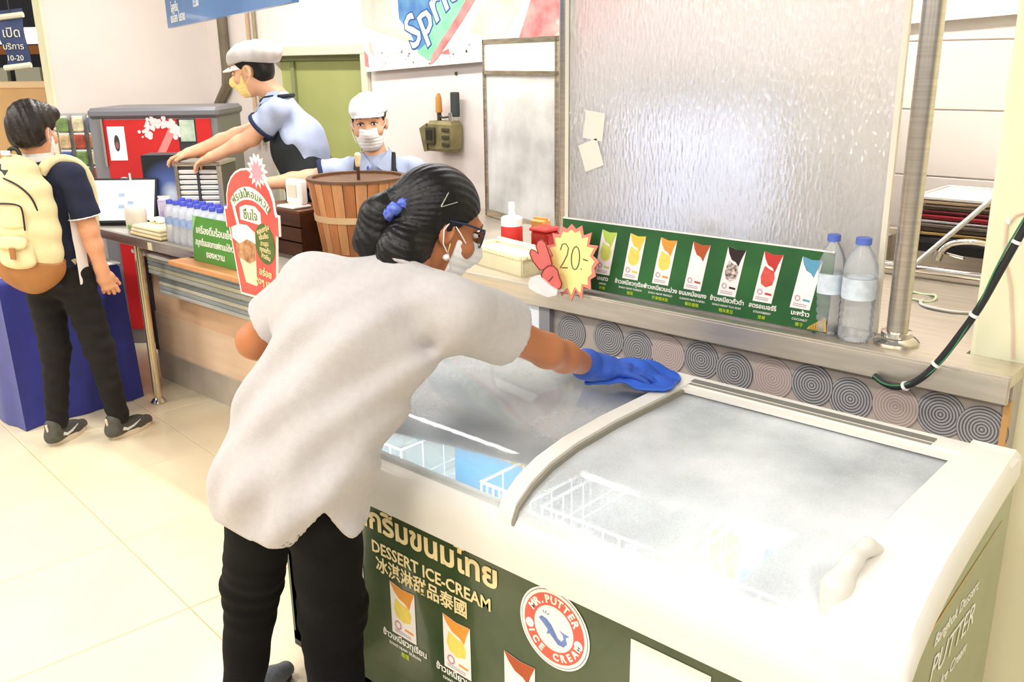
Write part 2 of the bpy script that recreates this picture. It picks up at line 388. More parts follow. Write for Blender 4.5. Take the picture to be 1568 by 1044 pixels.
side = [(0, .07), (0, .68), (.02, .74), (.06, .79), (.15, .83), (.30, .85), (.72, .868), (.72, .07)]
# cabinet: bottom, back, ends and front as a hollow shell
sweep([(0, .07), (0, .68), (.035, .68), (.035, .07)], .01, W_-.01).build('front_panel', M_green, fz)
sweep([(.69, .07), (.69, .87), (.725, .87), (.725, .07)], .01, W_-.01).build('back_panel', M_frz, fz)
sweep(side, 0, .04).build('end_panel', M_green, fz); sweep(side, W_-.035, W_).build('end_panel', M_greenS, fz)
MB().span((.0, .0, .05), (W_, .725, .10)).build('base', M_dark, fz)
for x in (.08, W_-.08):
    for y in (.08, .65): MB().lathe([(.0, 0), (.022, 0), (.025, .02), (.02, .05), (0, .05)], 12, (x, y, 0)).build('foot', M_black, fz, 40)
sweep([(-.008, .668), (-.03, .68), (-.036, .74), (-.034, .79), (-.015, .812), (.02, .815), (.045, .79), (.045, .69), (.02, .668)], -.005, W_+.03).build('front_rail', M_frz, fz, 50)
MB().span((.0, .665, .86), (W_, .745, .925), .008).build('back_rail', M_frz, fz)
MB().span((.93, .690, .921), (1.555, .712, .9275)).build('rail_slot', mat('slot_grey', '#77746E', .6), fz)
MB().span((.93, .672, .921), (1.555, .682, .926)).build('rail_slot', M_seal, fz)
# white end caps following the curve, flaring out a little towards the front
def endcap(xi, xo, sgn):
    rings = []
    cur = [(-.036, .67)]+[(y-(.004 if y < .1 else 0), z+.012) for y, z in CUR]+[(.745, .932)]
    for y, z in cur:
        fl = .045*max(0, 1-(y+.03)/.75)
        rings.append([(xi, y, z), (xo+sgn*(fl-.012), y, z), (xo+sgn*fl, y+.004, z-.014), (xo+sgn*fl, y+.012, z-.06), (xo-sgn*.02, y+.012, z-.06), (xi, y+.01, z-.05)])
    v = [p for r in rings for p in r]; f = []
    for i in range(len(rings)-1):
        for k in range(6): f.append((i*6+k, i*6+(k+1) % 6, (i+1)*6+(k+1) % 6, (i+1)*6+k))
    f += [tuple(range(6)), tuple(range((len(rings)-1)*6, len(rings)*6))]
    MB().add(v, f).build('end_cap', M_frz, fz, 45)
endcap(W_-.10, W_, 1); endcap(.10, 0, -1)
# glass lids
def lid(name, x0, x1, dz, mtl):
    C2 = []
    for i in range(len(CUR)-1):
        for t in (0, .5):
            a, b = CUR[i], CUR[i+1]; C2.append((a[0]+(b[0]-a[0])*t, a[1]+(b[1]-a[1])*t))
    C2.append(CUR[-1])
    prof = [(y, z+dz) for y, z in C2]+[(y+.003, z+dz-.006) for y, z in reversed(C2)]
    # only the upper sheet carries the shading; 6 mm thick
    return sweep(prof, x0, x1).build(name, mtl, fz, 30), C2
lidL, C2 = lid('glass_lid', .10, .93, -.018, M_lidL)
lidR, _ = lid('glass_lid', .89, W_-.10, -.008, M_lidR)
def bar(x0, x1, dz, h, mtl, name, par, a=0, b=None):
    pts = CUR[a:b]; prof = [(y, z+dz) for y, z in pts]+[(y, z+dz-h) for y, z in reversed(pts)]
    return sweep(prof, x0, x1).build(name, mtl, par, 40)
bar(.893, .935, .012, .03, M_frz, 'lid_frame', lidR); bar(.935, .943, .004, .025, M_seal, 'lid_seal', lidR)
bar(W_-.115, W_-.10, .001, .012, M_frz, 'lid_frame', lidR); bar(.10, .115, -.004, .012, M_frz, 'lid_frame', lidL)
MB().span((.10, .655, .908), (.93, .678, .918)).build('lid_frame', M_frz, lidL); MB().span((.90, .64, .912), (W_-.1, .672, .921)).build('lid_frame', M_frz, lidR)
# lid handle: a chunky foot and an arched grip
h = [cone((1.615, .035, .848), (1.612, .055, .88), .022, .025, k=.02), cone((1.612, .055, .88), (1.618, .095, .918), .022, .015, k=.02), cone((1.618, .095, .918), (1.625, .14, .928), .014, .013, k=.02), cone((1.625, .14, .928), (1.63, .172, .908), .013, .015, k=.02)]
M_hdl = mat('handle_white', '#D6D1C7', .35)
soft('handle', [sdf(h, .005)], M_hdl, lidR, it=2)
hl = [cone((.20, .035, .848), (.20, .055, .88), .022, .025, k=.02), cone((.2, .055, .88), (.19, .095, .918), .022, .015, k=.02), cone((.19, .095, .918), (.185, .14, .928), .014, .013, k=.02), cone((.185, .14, .928), (.18, .172, .908), .013, .015, k=.02)]
soft('handle', [sdf(hl, .006)], M_hdl, lidL, it=2)
# liner
m = MB(); m.span((.05, .05, .30), (W_-.05, .68, .32)); m.build('liner_floor', M_liner, fz)
MB().span((.045, .046, .30), (W_-.045, .054, .785)).build('liner_front', M_blue, fz); MB().span((.045, .672, .30), (W_-.045, .682, .86)).build('liner_back', M_liner, fz)
MB().span((.040, .05, .30), (.050, .68, .80)).build('liner_end', M_liner, fz); MB().span((W_-.05, .05, .30), (W_-.04, .68, .80)).build('liner_end', M_liner, fz)
# wrap graphics -------------------------------------------------------------
M_tx = mat('print_cream', '#F3DFA8', .4); M_txw = mat('print_white', '#F3F0E6', .4); M_or = mat('print_orange', '#D98A4A', .4, col2='#F0D596', vscale=2); M_gold = mat('print_gold', '#C9A24A', .4); M_lime = mat('print_lime', '#C9DC3A', .4)
FT = lambda x, z: (x-FX, -.0022, z)
text('ไอศกรีมขนมไทย', .083, M_tx, fz, FT(-1.262, .594), align='RIGHT', offset=.0024, sx=1.12)
text('DESSERT ICE-CREAM', .047, M_tx, fz, FT(-1.287, .527), align='RIGHT', offset=.0008, sx=1.0)
text('冰淇淋甜品泰國', .0485, M_tx, fz, FT(-1.366, .477), align='RIGHT', offset=.0008)
def pouch_print(par, cx, cz, wd, ht, top, mid, sh=0., front=-.002, kind='cone', name='pouch_print'):
    """flat printed ice-cream pouch: white bag, coloured flared top, coloured picture, ring logo and text bars"""
    cm = mat('bag_white', '#F6EEEA', .4)
    def P(u, t): return (cx+(u-.5)*wd+sh*(t-.5)*ht, cz+(t-.5)*ht)
    b = MB(); b.prism([P(0, 0), P(1, .0), P(1, .97), P(.5, .95), P(0, 1)], .0006, lambda p: (p[0], front+p[1], p[2])); o = b.build(name, cm, par)
    t = MB(); t.prism([P(.0, 1), P(.5, .95), P(1, .97), P(.86, .78), P(.78, .62) if kind == 'cone' else P(.72, .64), P(.6, .7), P(.35, .74), P(.14, .86)], .0006, lambda p: (p[0], front-.0006+p[1], p[2])); t.build('bag_top', top, o)
    q = MB(); q.prism([P(.2, .72), P(.5, .66), P(.74, .64), P(.85, .5), P(.8, .36), P(.5, .30), P(.22, .36), P(.12, .5)], .0006, lambda p: (p[0], front-.0003+p[1], p[2])); q.build('bag_picture', mid, o)
    rr = MB(); c0 = P(.27, .2); R1 = wd*.14
    for k in range(20):
        a0, a1 = 2*PI*k/20, 2*PI*(k+1)/20
        rr.add([(c0[0]+R1*math.cos(a0), front-.001, c0[1]+R1*math.sin(a0)), (c0[0]+R1*math.cos(a1), front-.001, c0[1]+R1*math.sin(a1)), (c0[0]+R1*.7*math.cos(a1), front-.001, c0[1]+R1*.7*math.sin(a1)), (c0[0]+R1*.7*math.cos(a0), front-.001, c0[1]+R1*.7*math.sin(a0))], [(0, 1, 2, 3)])
    rr.build('bag_logo', mat('logo_pink', '#C98A95', .5), o)
    e = MB()
    e.prism([P(.55, .16), P(.9, .15), P(.9, .19), P(.55, .2)], .0004, lambda p: (p[0], front-.0006+p[1], p[2])); e.build('bag_band', top, o)
    g = MB()
    for tz in (.05, .085): g.prism([P(.12, tz), P(.8, tz-.01), P(.8, tz+.006), P(.12, tz+.016)], .0004, lambda p: (p[0], front-.0006+p[1], p[2]))
    g.build('bag_small_print', mat('small_print_grey', '#B9A8AE', .5), o)
    return o
FL = dict(lime=mat('fl_lime', '#B7D35A', .5), yellow=mat('fl_yellow', '#EFC94C', .5), orange=mat('fl_orange', '#E89A3C', .5), brown=mat('fl_brown', '#B5532B', .5), choc=mat('fl_choc', '#2F201D', .5), red=mat('fl_red', '#C23A34', .5), blue=mat('fl_blue', '#5E9DBB', .5),
          mango=mat('fl_mango', '#F2D964', .5, var=.1, vscale=60), lemon=mat('fl_lemon', '#D6DE6A', .5, var=.1, vscale=60), bean=mat('fl_bean', '#E9D3C8', .5, col2='#3A2D2B', vscale=110, noise_detail=1), milk=mat('fl_milk', '#E7E6E8', .5, var=.1, vscale=70), berry=mat('fl_berry', '#DB5A50', .5, var=.2, vscale=60), wht=mat('fl_white', '#F4F4F2', .5, var=.08, vscale=60))
for cx, cz, a, b in ((-1.606, .386, 'orange', 'mango'), (-1.408, .376, 'orange', 'mango'), (-1.202, .366, 'brown', 'wht'), (-1.81, .39, 'lime', 'lemon'), (-1.0, .356, 'choc', 'bean'), (-.80, .35, 'red', 'berry')):
    pouch_print(fz, cx-FX, cz, .094, .152, FL[a], FL[b])
text('ข้าวเหนียวทุเรียน', .026, M_txw, fz, FT(-1.606, .287), offset=.0005); text('KHAO NIAW DURIAN', .0125, M_txw, fz, FT(-1.606, .268)); text('榴莲', .016, M_lime, fz, FT(-1.606, .249))
text('ข้าวเหนียวมะม่วง', .026, M_txw, fz, FT(-1.40, .280), offset=.0005); text('KHAO NIAW MANGO', .0125, M_txw, fz, FT(-1.40, .261)); text('芒果', .016, M_lime, fz, FT(-1.40, .242))
# round emblem
M_logor = mat('logo_red', '#E0604E', .4); M_logob = mat('logo_blue', '#6D86C4', .4, var=.2, vscale=40)
ec = (-1.099-FX, .567)
def disc(r, y, n=48, ri=0.):
    b = MB()
    if ri == 0: b.add([(ec[0]+r*math.cos(2*PI*k/n), y, ec[1]+r*.70*math.sin(2*PI*k/n)*1.0 if False else ec[1]+r*math.sin(2*PI*k/n)) for k in range(n)], [tuple(range(n))])
    return b
ER = .098
eo = disc(ER*1.0, -.0020).build('emblem', M_txw, fz); disc(ER*.955, -.0023).build('emblem_line', mat('logo_line', '#8E86A8', .5), eo); disc(ER*.935, -.0026).build('emblem_field', M_txw, eo)
disc(ER*.86, -.0029).build('emblem_ring', M_logor, eo); disc(ER*.56, -.0032).build('emblem_centre', M_txw, eo)
def arc_text(s, r, a0, step, size, inside=False):
    for i, ch in enumerate(s):
        if ch == ' ': continue
        a = a0-i*step if not inside else a0+i*step
        ro = a-PI/2 if not inside else a+PI/2
        rr = r if not inside else r+size*.72
        text(ch, size, M_txw, eo, (ec[0]+rr*math.cos(a), -.0034, ec[1]+rr*math.sin(a)), rot=(PI/2, -ro, 0), name='emblem_letter', offset=.0009)
arc_text('MR.PUTTER', ER*.63, math.radians(148), math.radians(14.5), .026)
arc_text('ICE CREAM', ER*.61, math.radians(205), math.radians(17.5), .024, True)
for sg in (-1, 1):
    b = MB(); b.add([(ec[0]+sg*ER*.70*.998+.012*math.cos(2*PI*k/16), -.0036, ec[1]-.012+.012*math.sin(2*PI*k/16)) for k in range(16)], [tuple(range(16))]); b.build('emblem_dot', mat('logo_dot', '#DDE3EA', .5), eo)
# whale of the emblem
wh = [(-.042, .012), (-.034, .020), (-.020, .018), (-.006, .008), (.004, -.006), (.012, -.018), (.022, -.022), (.028, -.014), (.026, -.004), (.016, .004), (.030, .001), (.044, .0), (.034, -.008), (.038, -.022), (.028, -.034), (.012, -.034), (.0, -.024), (-.010, -.016), (-.020, -.020), (-.016, -.008), (-.028, .002)]
b = MB(); b.prism([(ec[0]+x, ec[1]+z) for x, z in wh], .0004, lambda p: (p[0], -.0038+p[1], p[2])); b.build('emblem_whale', M_logob, eo)
for q in ([(-.026, .030), (-.030, .036)], [(-.022, .030), (-.021, .037)], [(-.018, .029), (-.012, .034)]):
    MB().tube([(ec[0]+x, -.0038, ec[1]+z) for x, z in q], .0011, 5).build('emblem_spout', M_logob, eo)
# blank white sticker where the square code sits
MB().span((1.232, -.0022, .475), (1.415, -.001, .635)).build('sticker', M_txw, fz, label='plain white square sticker')
# end print
RE = lambda y, z: (W_+.0012, y-FY, z)
text('PUTTER', .075, M_txw, fz, RE(1.60, .615), rot=(PI/2, 0, PI/2), align='LEFT', shear=.25, sx=1.0)
text('Mr.', .05, M_txw, fz, RE(1.53, .60), rot=(PI/2, 0, PI/2), align='LEFT', shear=.25)
text('Bangkok Dessert', .038, M_txw, fz, RE(1.60, .695), rot=(PI/2, 0, PI/2), align='LEFT', shear=.3)
text('Ice Cream', .038, M_txw, fz, RE(1.68, .56), rot=(PI/2, 0, PI/2), align='LEFT', shear=.3)
MB().add([(W_+.001, .10, .62), (W_+.001, .20, .735), (W_+.001, .66, .80), (W_+.001, .66, .803), (W_+.001, .19, .742), (W_+.001, .09, .63)], [(0, 1, 4, 5), (1, 2, 3, 4)]).build('gold_line', M_gold, fz)
# baskets and ice cream inside ------------------------------------------------
M_wire = mat('white_wire', '#EDEFEF', .3); M_acr = glass_mat('acrylic', .05, 3, .05, .12)
def basket(x0, x1, y0, y1, z0, z1, label):
    t = thing('wire_basket', label, 'basket', (FX+x0, FY+y0, z0), 0, 'baskets inside the chest freezer'); w, d, h = x1-x0, y1-y0, z1-z0
    MB().tube([(0, 0, h), (w, 0, h), (w, d, h), (0, d, h)], .004, 8, close=True).build('rim', M_wire, t, 40)
    m = MB()
    for i in range(9):
        x = w*i/8; m.tube([(x, 0, h), (x, 0, 0), (x, d, 0), (x, d, h)], .0018, 5)
    for i in range(1, 7):
        y = d*i/7; m.tube([(0, y, h), (0, y, 0), (w, y, 0), (w, y, h)], .0018, 5)
    for zz_ in (h*.33, h*.66): m.tube([(0, 0, zz_), (w, 0, zz_), (w, d, zz_), (0, d, zz_)], .0018, 5, close=True)
    m.build('wires', M_wire, t)
    for q in (.33, .66): MB().span((w*q-.002, .01, .01), (w*q+.002, d-.01, h-.02)).build('divider', M_acr, t)
    return t
basket(.73, .885, .09, .62, .52, .79, 'narrow white wire basket beside the blue divider in the freezer'); basket(.92, 1.26, .09, .62, .52, .79, 'white wire basket under the frosted lid, in the middle of the freezer'); basket(1.29, 1.62, .09, .62, .52, .79, 'white wire basket under the frosted lid at the handle end'); basket(.10, .44, .09, .62, .52, .79, 'white wire basket at the covered end of the freezer beside the cleaner')
bp = thing('blue_divider', 'light blue plastic divider standing in the freezer under the clear lid', 'divider', (FX+.455, FY+.20, .42))
MB().span((.0, .065, .0), (.255, .073, .335), .003).build('panel', M_blue, bp); MB().span((.0, -.125, .0), (.255, -.118, .33), .003).build('front_panel', M_blue, bp)
MB().span((.0, -.12, .0), (.255, .073, .006)).build('bottom', M_blue, bp)
# packs: pillow pouches lying and standing in the baskets
def pouch(label, loc, rot, top, mid, grp):
    t = thing('ice_cream_pouch', label, 'ice cream', loc, 0, grp); t.rotation_euler = rot
    n = 8; v = []; f = []
    for j in range(n+1):
        for sgn in (1, -1):
            for i in range(7):
                u = i/6; s_ = math.sin(PI*u)*math.sin(PI*j/n)**.6; v.append(((u-.5)*.085, sgn*(.002+.016*s_), j/n*.15))
    for j in range(n):
        for sd in (0, 7):
            for i in range(6): f.append((j*14+sd+i, j*14+sd+i+1, (j+1)*14+sd+i+1, (j+1)*14+sd+i))
        f.append((j*14, j*14+7, (j+1)*14+7, (j+1)*14)); f.append((j*14+6, j*14+13, (j+1)*14+13, (j+1)*14+6))
    b = MB(); b.add(v, f); b.mi = [1 if fc[0]//14 >= 6 else (2 if 3 <= fc[0]//14 < 6 else 0) for fc in f]; b.build('bag', [mat('bag_white', '#F6EEEA', .4), top, mid], t, 60)
    b = MB(); b.box((0, 0, .153), (.085, .004, .012)); b.build('seal', top, t)
    return t
k = 0
flv = [('yellow', 'mango', 'yellow topped'), ('orange', 'mango', 'orange topped'), ('brown', 'wht', 'brown topped'), ('red', 'berry', 'red topped'), ('lime', 'lemon', 'lime topped'), ('blue', 'milk', 'blue topped'), ('choc', 'bean', 'dark topped')]
for (bx, nm, nc) in ((.46, 'behind the blue divider', 2), (.92, 'in the middle freezer basket', 3), (1.29, 'in the freezer basket by the handle', 3)):
    for c in range(nc):
        fl_ = flv[k % 7]; k += 1
        for r in range(3):
            pouch(f'{fl_[2]} ice cream pouch {nm}, '+['front', 'middle', 'rear'][r]+' of its row', (FX+bx+.055+c*.112, FY+(.33 if bx < .6 else .16)+r*.11, .53), (math.radians(-14-4*r), 0, random.uniform(-.08, .08)), FL[fl_[0]], FL[fl_[1]], 'ice cream pouches in the freezer baskets')

for x in (.5, 1.25):  # unseen fill lights, added to brighten the dark freezer interior
    area('freezer_fill_light', (FX+x, FY+.075, .775), .7, .03, 1.6, (1, 1, 1), (math.radians(62), 0, 0))
    area('freezer_fill_light', (FX+x, FY+.60, .83), .7, .03, 5, (1, 1, 1), (math.radians(-35), 0, 0))
# ================================================================== serving counter on the right
M_panel = mat('wallpaper_taupe', '#B4A9A2', .5, var=.08, vscale=6)
def ring_mat(name, a, b, freq):
    m = bpy.data.materials.new(name); m.use_nodes = True; N = m.node_tree.nodes; L = m.node_tree.links; p = N['Principled BSDF']; p.inputs['Roughness'].default_value = .5
    tc = N.new('ShaderNodeTexCoord'); le = N.new('ShaderNodeVectorMath'); le.operation = 'LENGTH'; L.new(tc.outputs['Object'], le.inputs[0])
    mu = N.new('ShaderNodeMath'); mu.operation = 'MULTIPLY'; mu.inputs[1].default_value = freq; L.new(le.outputs['Value'], mu.inputs[0])
    si = N.new('ShaderNodeMath'); si.operation = 'SINE'; L.new(mu.outputs[0], si.inputs[0])
    rp = N.new('ShaderNodeValToRGB'); rp.color_ramp.elements[0].color = (*lin(a), 1); rp.color_ramp.elements[1].color = (*lin(b), 1); rp.color_ramp.elements[0].position = .35; rp.color_ramp.elements[1].position = .65
    mr = N.new('ShaderNodeMapRange'); mr.inputs['From Min'].default_value = -1; L.new(si.outputs[0], mr.inputs['Value']); L.new(mr.outputs[0], rp.inputs[0]); L.new(rp.outputs[0], p.inputs['Base Color'])
    return m
M_ringD = ring_mat('rings_grey', '#5D5C63', '#A9A6A6', 6.283/.0075); M_ringP = ring_mat('rings_pink', '#A3908C', '#BEB0AB', 6.283/.0075)
CX0, CY0, CZ = -2.70, 2.20, 1.05
ct = thing('serving_counter', 'steel topped serving counter with ring patterned wallpaper front behind the freezer', 'counter', (CX0, CY0, 0))
cw = -.482-CX0
m = MB(); m.span((0, .012, CZ-.03), (-.615-CX0, .86, CZ)); m.build('counter_top', M_steelB, ct); MB().span((-.615-CX0, .012, CZ-.03), (cw, .125, CZ)).build('counter_top_end', M_steelB, ct)
MB().span((0, 0, CZ-.07), (cw, .014, CZ-.006), .003).build('fascia', M_steelB, ct)
MB().span((0, .0, CZ-.008), (cw, .012, CZ), .002).build('raised_lip', M_steelB, ct)
MB().span((.0, .04, 0), (cw, .12, CZ-.03)).build('front_panel', M_panel, ct); MB().span((.0, .12, .1), (-.63-CX0, .80, CZ-.03)).build('carcass', M_dark, ct)
MB().span((cw-.012, .03, 0), (cw+.002, .05, CZ-.07)).build('edge_trim', mat('trim_wood', '#C99A62', .5), ct)
MB().span((-2.12-CX0, .022, .40), (-1.90-CX0, .041, CZ-.075)).build('white_panel', mat('panel_white', '#E9EEF7', .4), ct)
MB().span((-1.90-CX0, .018, .40), (-1.855-CX0, .041, CZ-.075)).build('grey_post', mat('post_grey', '#8E8C8F', .5), ct)
cd = MB(); cd.add([(.058*math.cos(2*PI*k/32), 0, .058*math.sin(2*PI*k/32)) for k in range(32)]+[(.058*math.cos(2*PI*k/32), .004, .058*math.sin(2*PI*k/32)) for k in range(32)], [tuple(range(32))]+[(i, (i+1) % 32, (i+1) % 32+32, i+32) for i in range(32)])
cme = cd.mesh('ring_motif'); cme.materials.append(M_ringD); cme2 = cme.copy(); cme2.materials[0] = M_ringP
for i, x in enumerate((-1.78, -1.63, -1.52, -1.41, -1.298, -1.19, -1.072, -.959, -.853, -.738, -.63, -.534)):
    for r, z in enumerate((.905, .79)):
        o = bpy.data.objects.new('ring_motif', cme2 if x in (-1.41, -1.072, -.738) else cme); link(o, ct); o.location = (x-CX0+(.0 if r == 0 else .03 if x < -.6 else -.01), .037-.001*(i % 2), z+.008*math.sin(i*2.1))
# posts
def post(x, y, r, lbl):
    t = thing('steel_post', lbl, 'post', (x, y, CZ)); MB().tube([(0, 0, 0), (0, 0, 1.95)], r, 20).build('tube', M_steel, t, 40)
    MB().lathe([(0, 0), (r+.028, 0), (r+.03, .008), (r+.022, .016), (r+.012, .02), (r+.012, .032), (r+.004, .034), (0, .034)], 28).build('flange', M_chrome, t, 40)
    return t
post(-1.925, 2.40, .031, 'round steel post at the starburst end of the misted screen'); post(-.776, 2.30, .026, 'round steel post between the misted screen and the cream pillar')
# misted acrylic screen
m = bpy.data.materials.new('misted_acrylic'); m.use_nodes = True; N = m.node_tree.nodes; L = m.node_tree.links; N.clear()
out = N.new('ShaderNodeOutputMaterial'); rf = N.new('ShaderNodeBsdfRefraction'); rf.inputs['IOR'].default_value = 1.22; rf.inputs['Roughness'].default_value = .48; rf.inputs['Color'].default_value = (.97, .97, .98, 1)
df = N.new('ShaderNodeBsdfDiffuse'); df.inputs[0].default_value = (.90, .88, .87, 1); tl = N.new('ShaderNodeBsdfTranslucent'); tl.inputs[0].default_value = (.95, .95, .97, 1); gl = N.new('ShaderNodeBsdfGlossy'); gl.inputs['Roughness'].default_value = .12
tc = N.new('ShaderNodeTexCoord'); mp = N.new('ShaderNodeMapping'); mp.inputs['Scale'].default_value = (1, 1, .45); L.new(tc.outputs['Object'], mp.inputs[0])
vo = N.new('ShaderNodeTexVoronoi'); vo.inputs['Scale'].default_value = 95; L.new(mp.outputs[0], vo.inputs['Vector'])
nz = N.new('ShaderNodeTexNoise'); nz.inputs['Scale'].default_value = 3.5; nz.inputs['Detail'].default_value = 5; L.new(tc.outputs['Object'], nz.inputs['Vector'])
bp = N.new('ShaderNodeBump'); bp.inputs['Strength'].default_value = .9; bp.inputs['Distance'].default_value = .006; L.new(vo.outputs['Distance'], bp.inputs['Height'])
for q in (rf, gl): L.new(bp.outputs[0], q.inputs['Normal'])
ma = N.new('ShaderNodeMixShader'); ma.inputs[0].default_value = .5; L.new(df.outputs[0], ma.inputs[1]); L.new(tl.outputs[0], ma.inputs[2])
mr = N.new('ShaderNodeMapRange'); mr.inputs['From Min'].default_value = .35; mr.inputs['From Max'].default_value = .7; mr.inputs['To Min'].default_value = .30; mr.inputs['To Max'].default_value = .55; L.new(nz.outputs['Fac'], mr.inputs['Value'])
mb_ = N.new('ShaderNodeMixShader'); L.new(mr.outputs[0], mb_.inputs[0]); L.new(rf.outputs[0], mb_.inputs[1]); L.new(ma.outputs[0], mb_.inputs[2])
mc = N.new('ShaderNodeMixShader'); mc.inputs[0].default_value = .06; L.new(mb_.outputs[0], mc.inputs[1]); L.new(gl.outputs[0], mc.inputs[2]); L.new(mc.outputs[0], out.inputs[0])
M_mist = m
sc = thing('acrylic_screen', 'tall clear acrylic counter screen fogged with water droplets', 'screen', (-1.87, 2.32, CZ))
MB().span((.012, 0, .012), (1.03, .004, 1.6)).build('sheet', M_mist, sc)
MB().span((-.002, -.004, .0), (.012, .010, 1.6)).build('edge_strip', mat('edge_cream', '#E9E1CF', .4), sc); MB().span((1.022, -.004, .0), (1.036, .010, 1.6)).build('edge_strip', mat('edge_cream', '#E9E1CF', .4), sc)
MB().span((0, -.008, 0), (1.034, .014, .014)).build('bottom_channel', M_steel, sc)
for (x, z, a, l) in ((.115, .505, .12, 'cream paper note taped on the misted screen, upper of two'), (.105, .415, -.35, 'cream paper note taped on the misted screen, lower and tilted')):
    t = thing('paper_note', l, 'note', (-1.87+x, 2.312, CZ+z)); o = MB().box((0, .0015, 0), (.075, .001, .085)).build('sheet', mat('note_cream', '#F7EBDD', .6, emit=0), t); t.rotation_euler = (0, a, 0)
# ---- green price board
M_bgreen = mat('board_green', '#2F6A34', .4, var=.5, vscale=5, col2='#234F2E')
gb = thing('price_board', 'long green flavour board printed with seven ice cream pouches', 'sign', (-1.83, 2.245, CZ+.007))
gb.rotation_euler = (math.radians(-3), 0, 0)
MB().span((0, 0, 0), (.893, .006, .215)).build('board', M_bgreen, gb); MB().span((0, -.0005, .212), (.893, .0065, .216)).build('white_edge', M_txw, gb)
BX = lambda x: x+1.83
nm = [(-1.655, 'lime', 'lemon', 'มะนาว', 'LIMON', '柠檬'), (-1.55, 'yellow', 'mango', 'ข้าวเหนียวทุเรียน', 'KHAO NIAW DURIAN', '榴莲'), (-1.442, 'orange', 'mango', 'ข้าวเหนียวมะม่วง', 'KHAO NIAW MANGO', '芒果糯米饭'), (-1.333, 'brown', 'wht', 'ขนมหม้อแกง', 'KANOM MOR KAENG', '椰奶蛋糕'),
      (-1.222, 'choc', 'bean', 'ข้าวเหนียวถั่วดำ', 'KHAO NIAW TUA DUM', '糯米黑豆'), (-1.113, 'red', 'berry', 'สตรอเบอร์รี่', 'STRAWBERRY', '草莓'), (-1.004, 'blue', 'wht', 'มะพร้าว', 'COCONUT', '椰子')]
for x, a, b, th, en, zh in nm:
    pouch_print(gb, BX(x), .124, .056, .140, FL[a], FL[b], sh=.16, front=-.001)
    text(th, .0175, M_txw, gb, (BX(x)-.008, -.0012, .036), offset=.0004); text(en, .0085, M_txw, gb, (BX(x)-.008, -.0012, .022)); text(zh, .0115, M_lime, gb, (BX(x)-.008, -.0012, .007))
m = MB()
for k in range(7): m.add([(.84+.007*k, -.0012, .004), (.852+.007*k, -.0012, .004), (.853+.006*k, -.0012, .016+.004*k), (.846+.006*k, -.0012, .012+.005*k)], [(0, 1, 2, 3)])
m.build('gold_ornament', M_gold, gb)
# ---- starburst price tag
M_star = mat('star_yellow', '#F7EE9A', .5); M_starp = mat('star_pink', '#E58A78', .5); M_ink = mat('ink_dark', '#4A5A48', .5)
st = thing('starburst_price_tag', 'yellow starburst price card reading 20 with jagged pink edge', 'price tag', (-1.742, 2.19, 1.152)); st.rotation_euler = (math.radians(-6), 0, 0)
def star(r1, r2, n, y, t, mtl, name):
    pts = []
    for k in range(2*n):
        a = 2*PI*k/(2*n)+.1; r = (r1 if k % 2 == 0 else r2)*(1+.05*math.sin(k*3.7)); pts.append((r*1.02*math.cos(a), r*1.16*math.sin(a)))
    MB().prism(pts, t, lambda p: (p[0], y+p[1], p[2])).build(name, mtl, st)
star(.104, .084, 16, 0, .003, M_starp, 'jagged_edge'); star(.088, .074, 16, -.0012, .002, M_star, 'yellow_face')
def stroke(par, pts, r, mtl, name='ink_stroke', y=-.0022): MB().tube([(x, y, z) for x, z in pts], r, 6).build(name, mtl, par, 60)
stroke(st, [(-.045, .03), (-.040, .048), (-.026, .052), (-.014, .040), (-.017, .018), (-.030, -.008), (-.042, -.026), (-.028, -.024), (-.012, -.022)], .0016, M_ink)
stroke(st, [(.016+.016*math.cos(a), .012+.036*math.sin(a)) for a in [2*PI*k/16 for k in range(17)]], .0016, M_ink)
stroke(st, [(.040, -.018), (.042, -.020)], .0018, M_ink); stroke(st, [(.046, .012), (.064, .010)], .0018, M_ink)
# ---- pink cartoon hand cut-out holding the tag
M_pink = mat('hand_pink', '#DE6E68', .5, var=.06, vscale=20); M_line = mat('outline_brown', '#7A2A20', .6); M_cuff = mat('cuff_white', '#F6E6E4', .5, var=.1, vscale=20)
def zc(x, y):
    px = 820+x*280/1329; py = 300+y*220/1044; X_ = -1.741+(px-885)*.00262; Z_ = 1.27-(py-340-.2*(px-885))*.00208; return (X_+1.86, Z_-1.06)
hc = thing('hand_cutout', 'pink cartoon hand cut-out with white cuff beside the starburst price', 'cut-out', (-1.86, 2.160, 1.06))
for nm_, pts, y in (('fingers', [(110, 505), (60, 440), (35, 378), (48, 352), (75, 362), (102, 388), (84, 330), (95, 295), (125, 284), (155, 310), (185, 395), (205, 470), (160, 510)], .004), ('palm', [(135, 570), (132, 535), (150, 500), (185, 476), (222, 480), (250, 510), (263, 560), (282, 608), (272, 640), (235, 660), (180, 630)], .0)):
    P_ = [zc(*q) for q in pts]; o = MB().prism(P_, .003, lambda p, y=y: (p[0], y+p[1], p[2])).build(nm_, M_pink, hc)
    MB().tube([(a, y-.0006, b) for a, b in P_], .0017, 6, close=True).build('outline', M_line, o, 60)
stroke(hc, [zc(185, 590), zc(205, 570), zc(215, 555)], .0014, M_line, 'outline', -.001)
P_ = [zc(*q) for q in [(40, 600), (60, 560), (100, 545), (150, 570), (210, 625), (262, 655), (255, 690), (190, 705), (100, 670), (50, 640)]]
b = MB().prism(P_, .016, lambda p: (p[0], -.008+p[1], p[2])); b.build('cuff', M_cuff, hc)
MB().span((.03, .006, -.004), (.10, .03, .004)).build('clip_foot', M_white, hc)
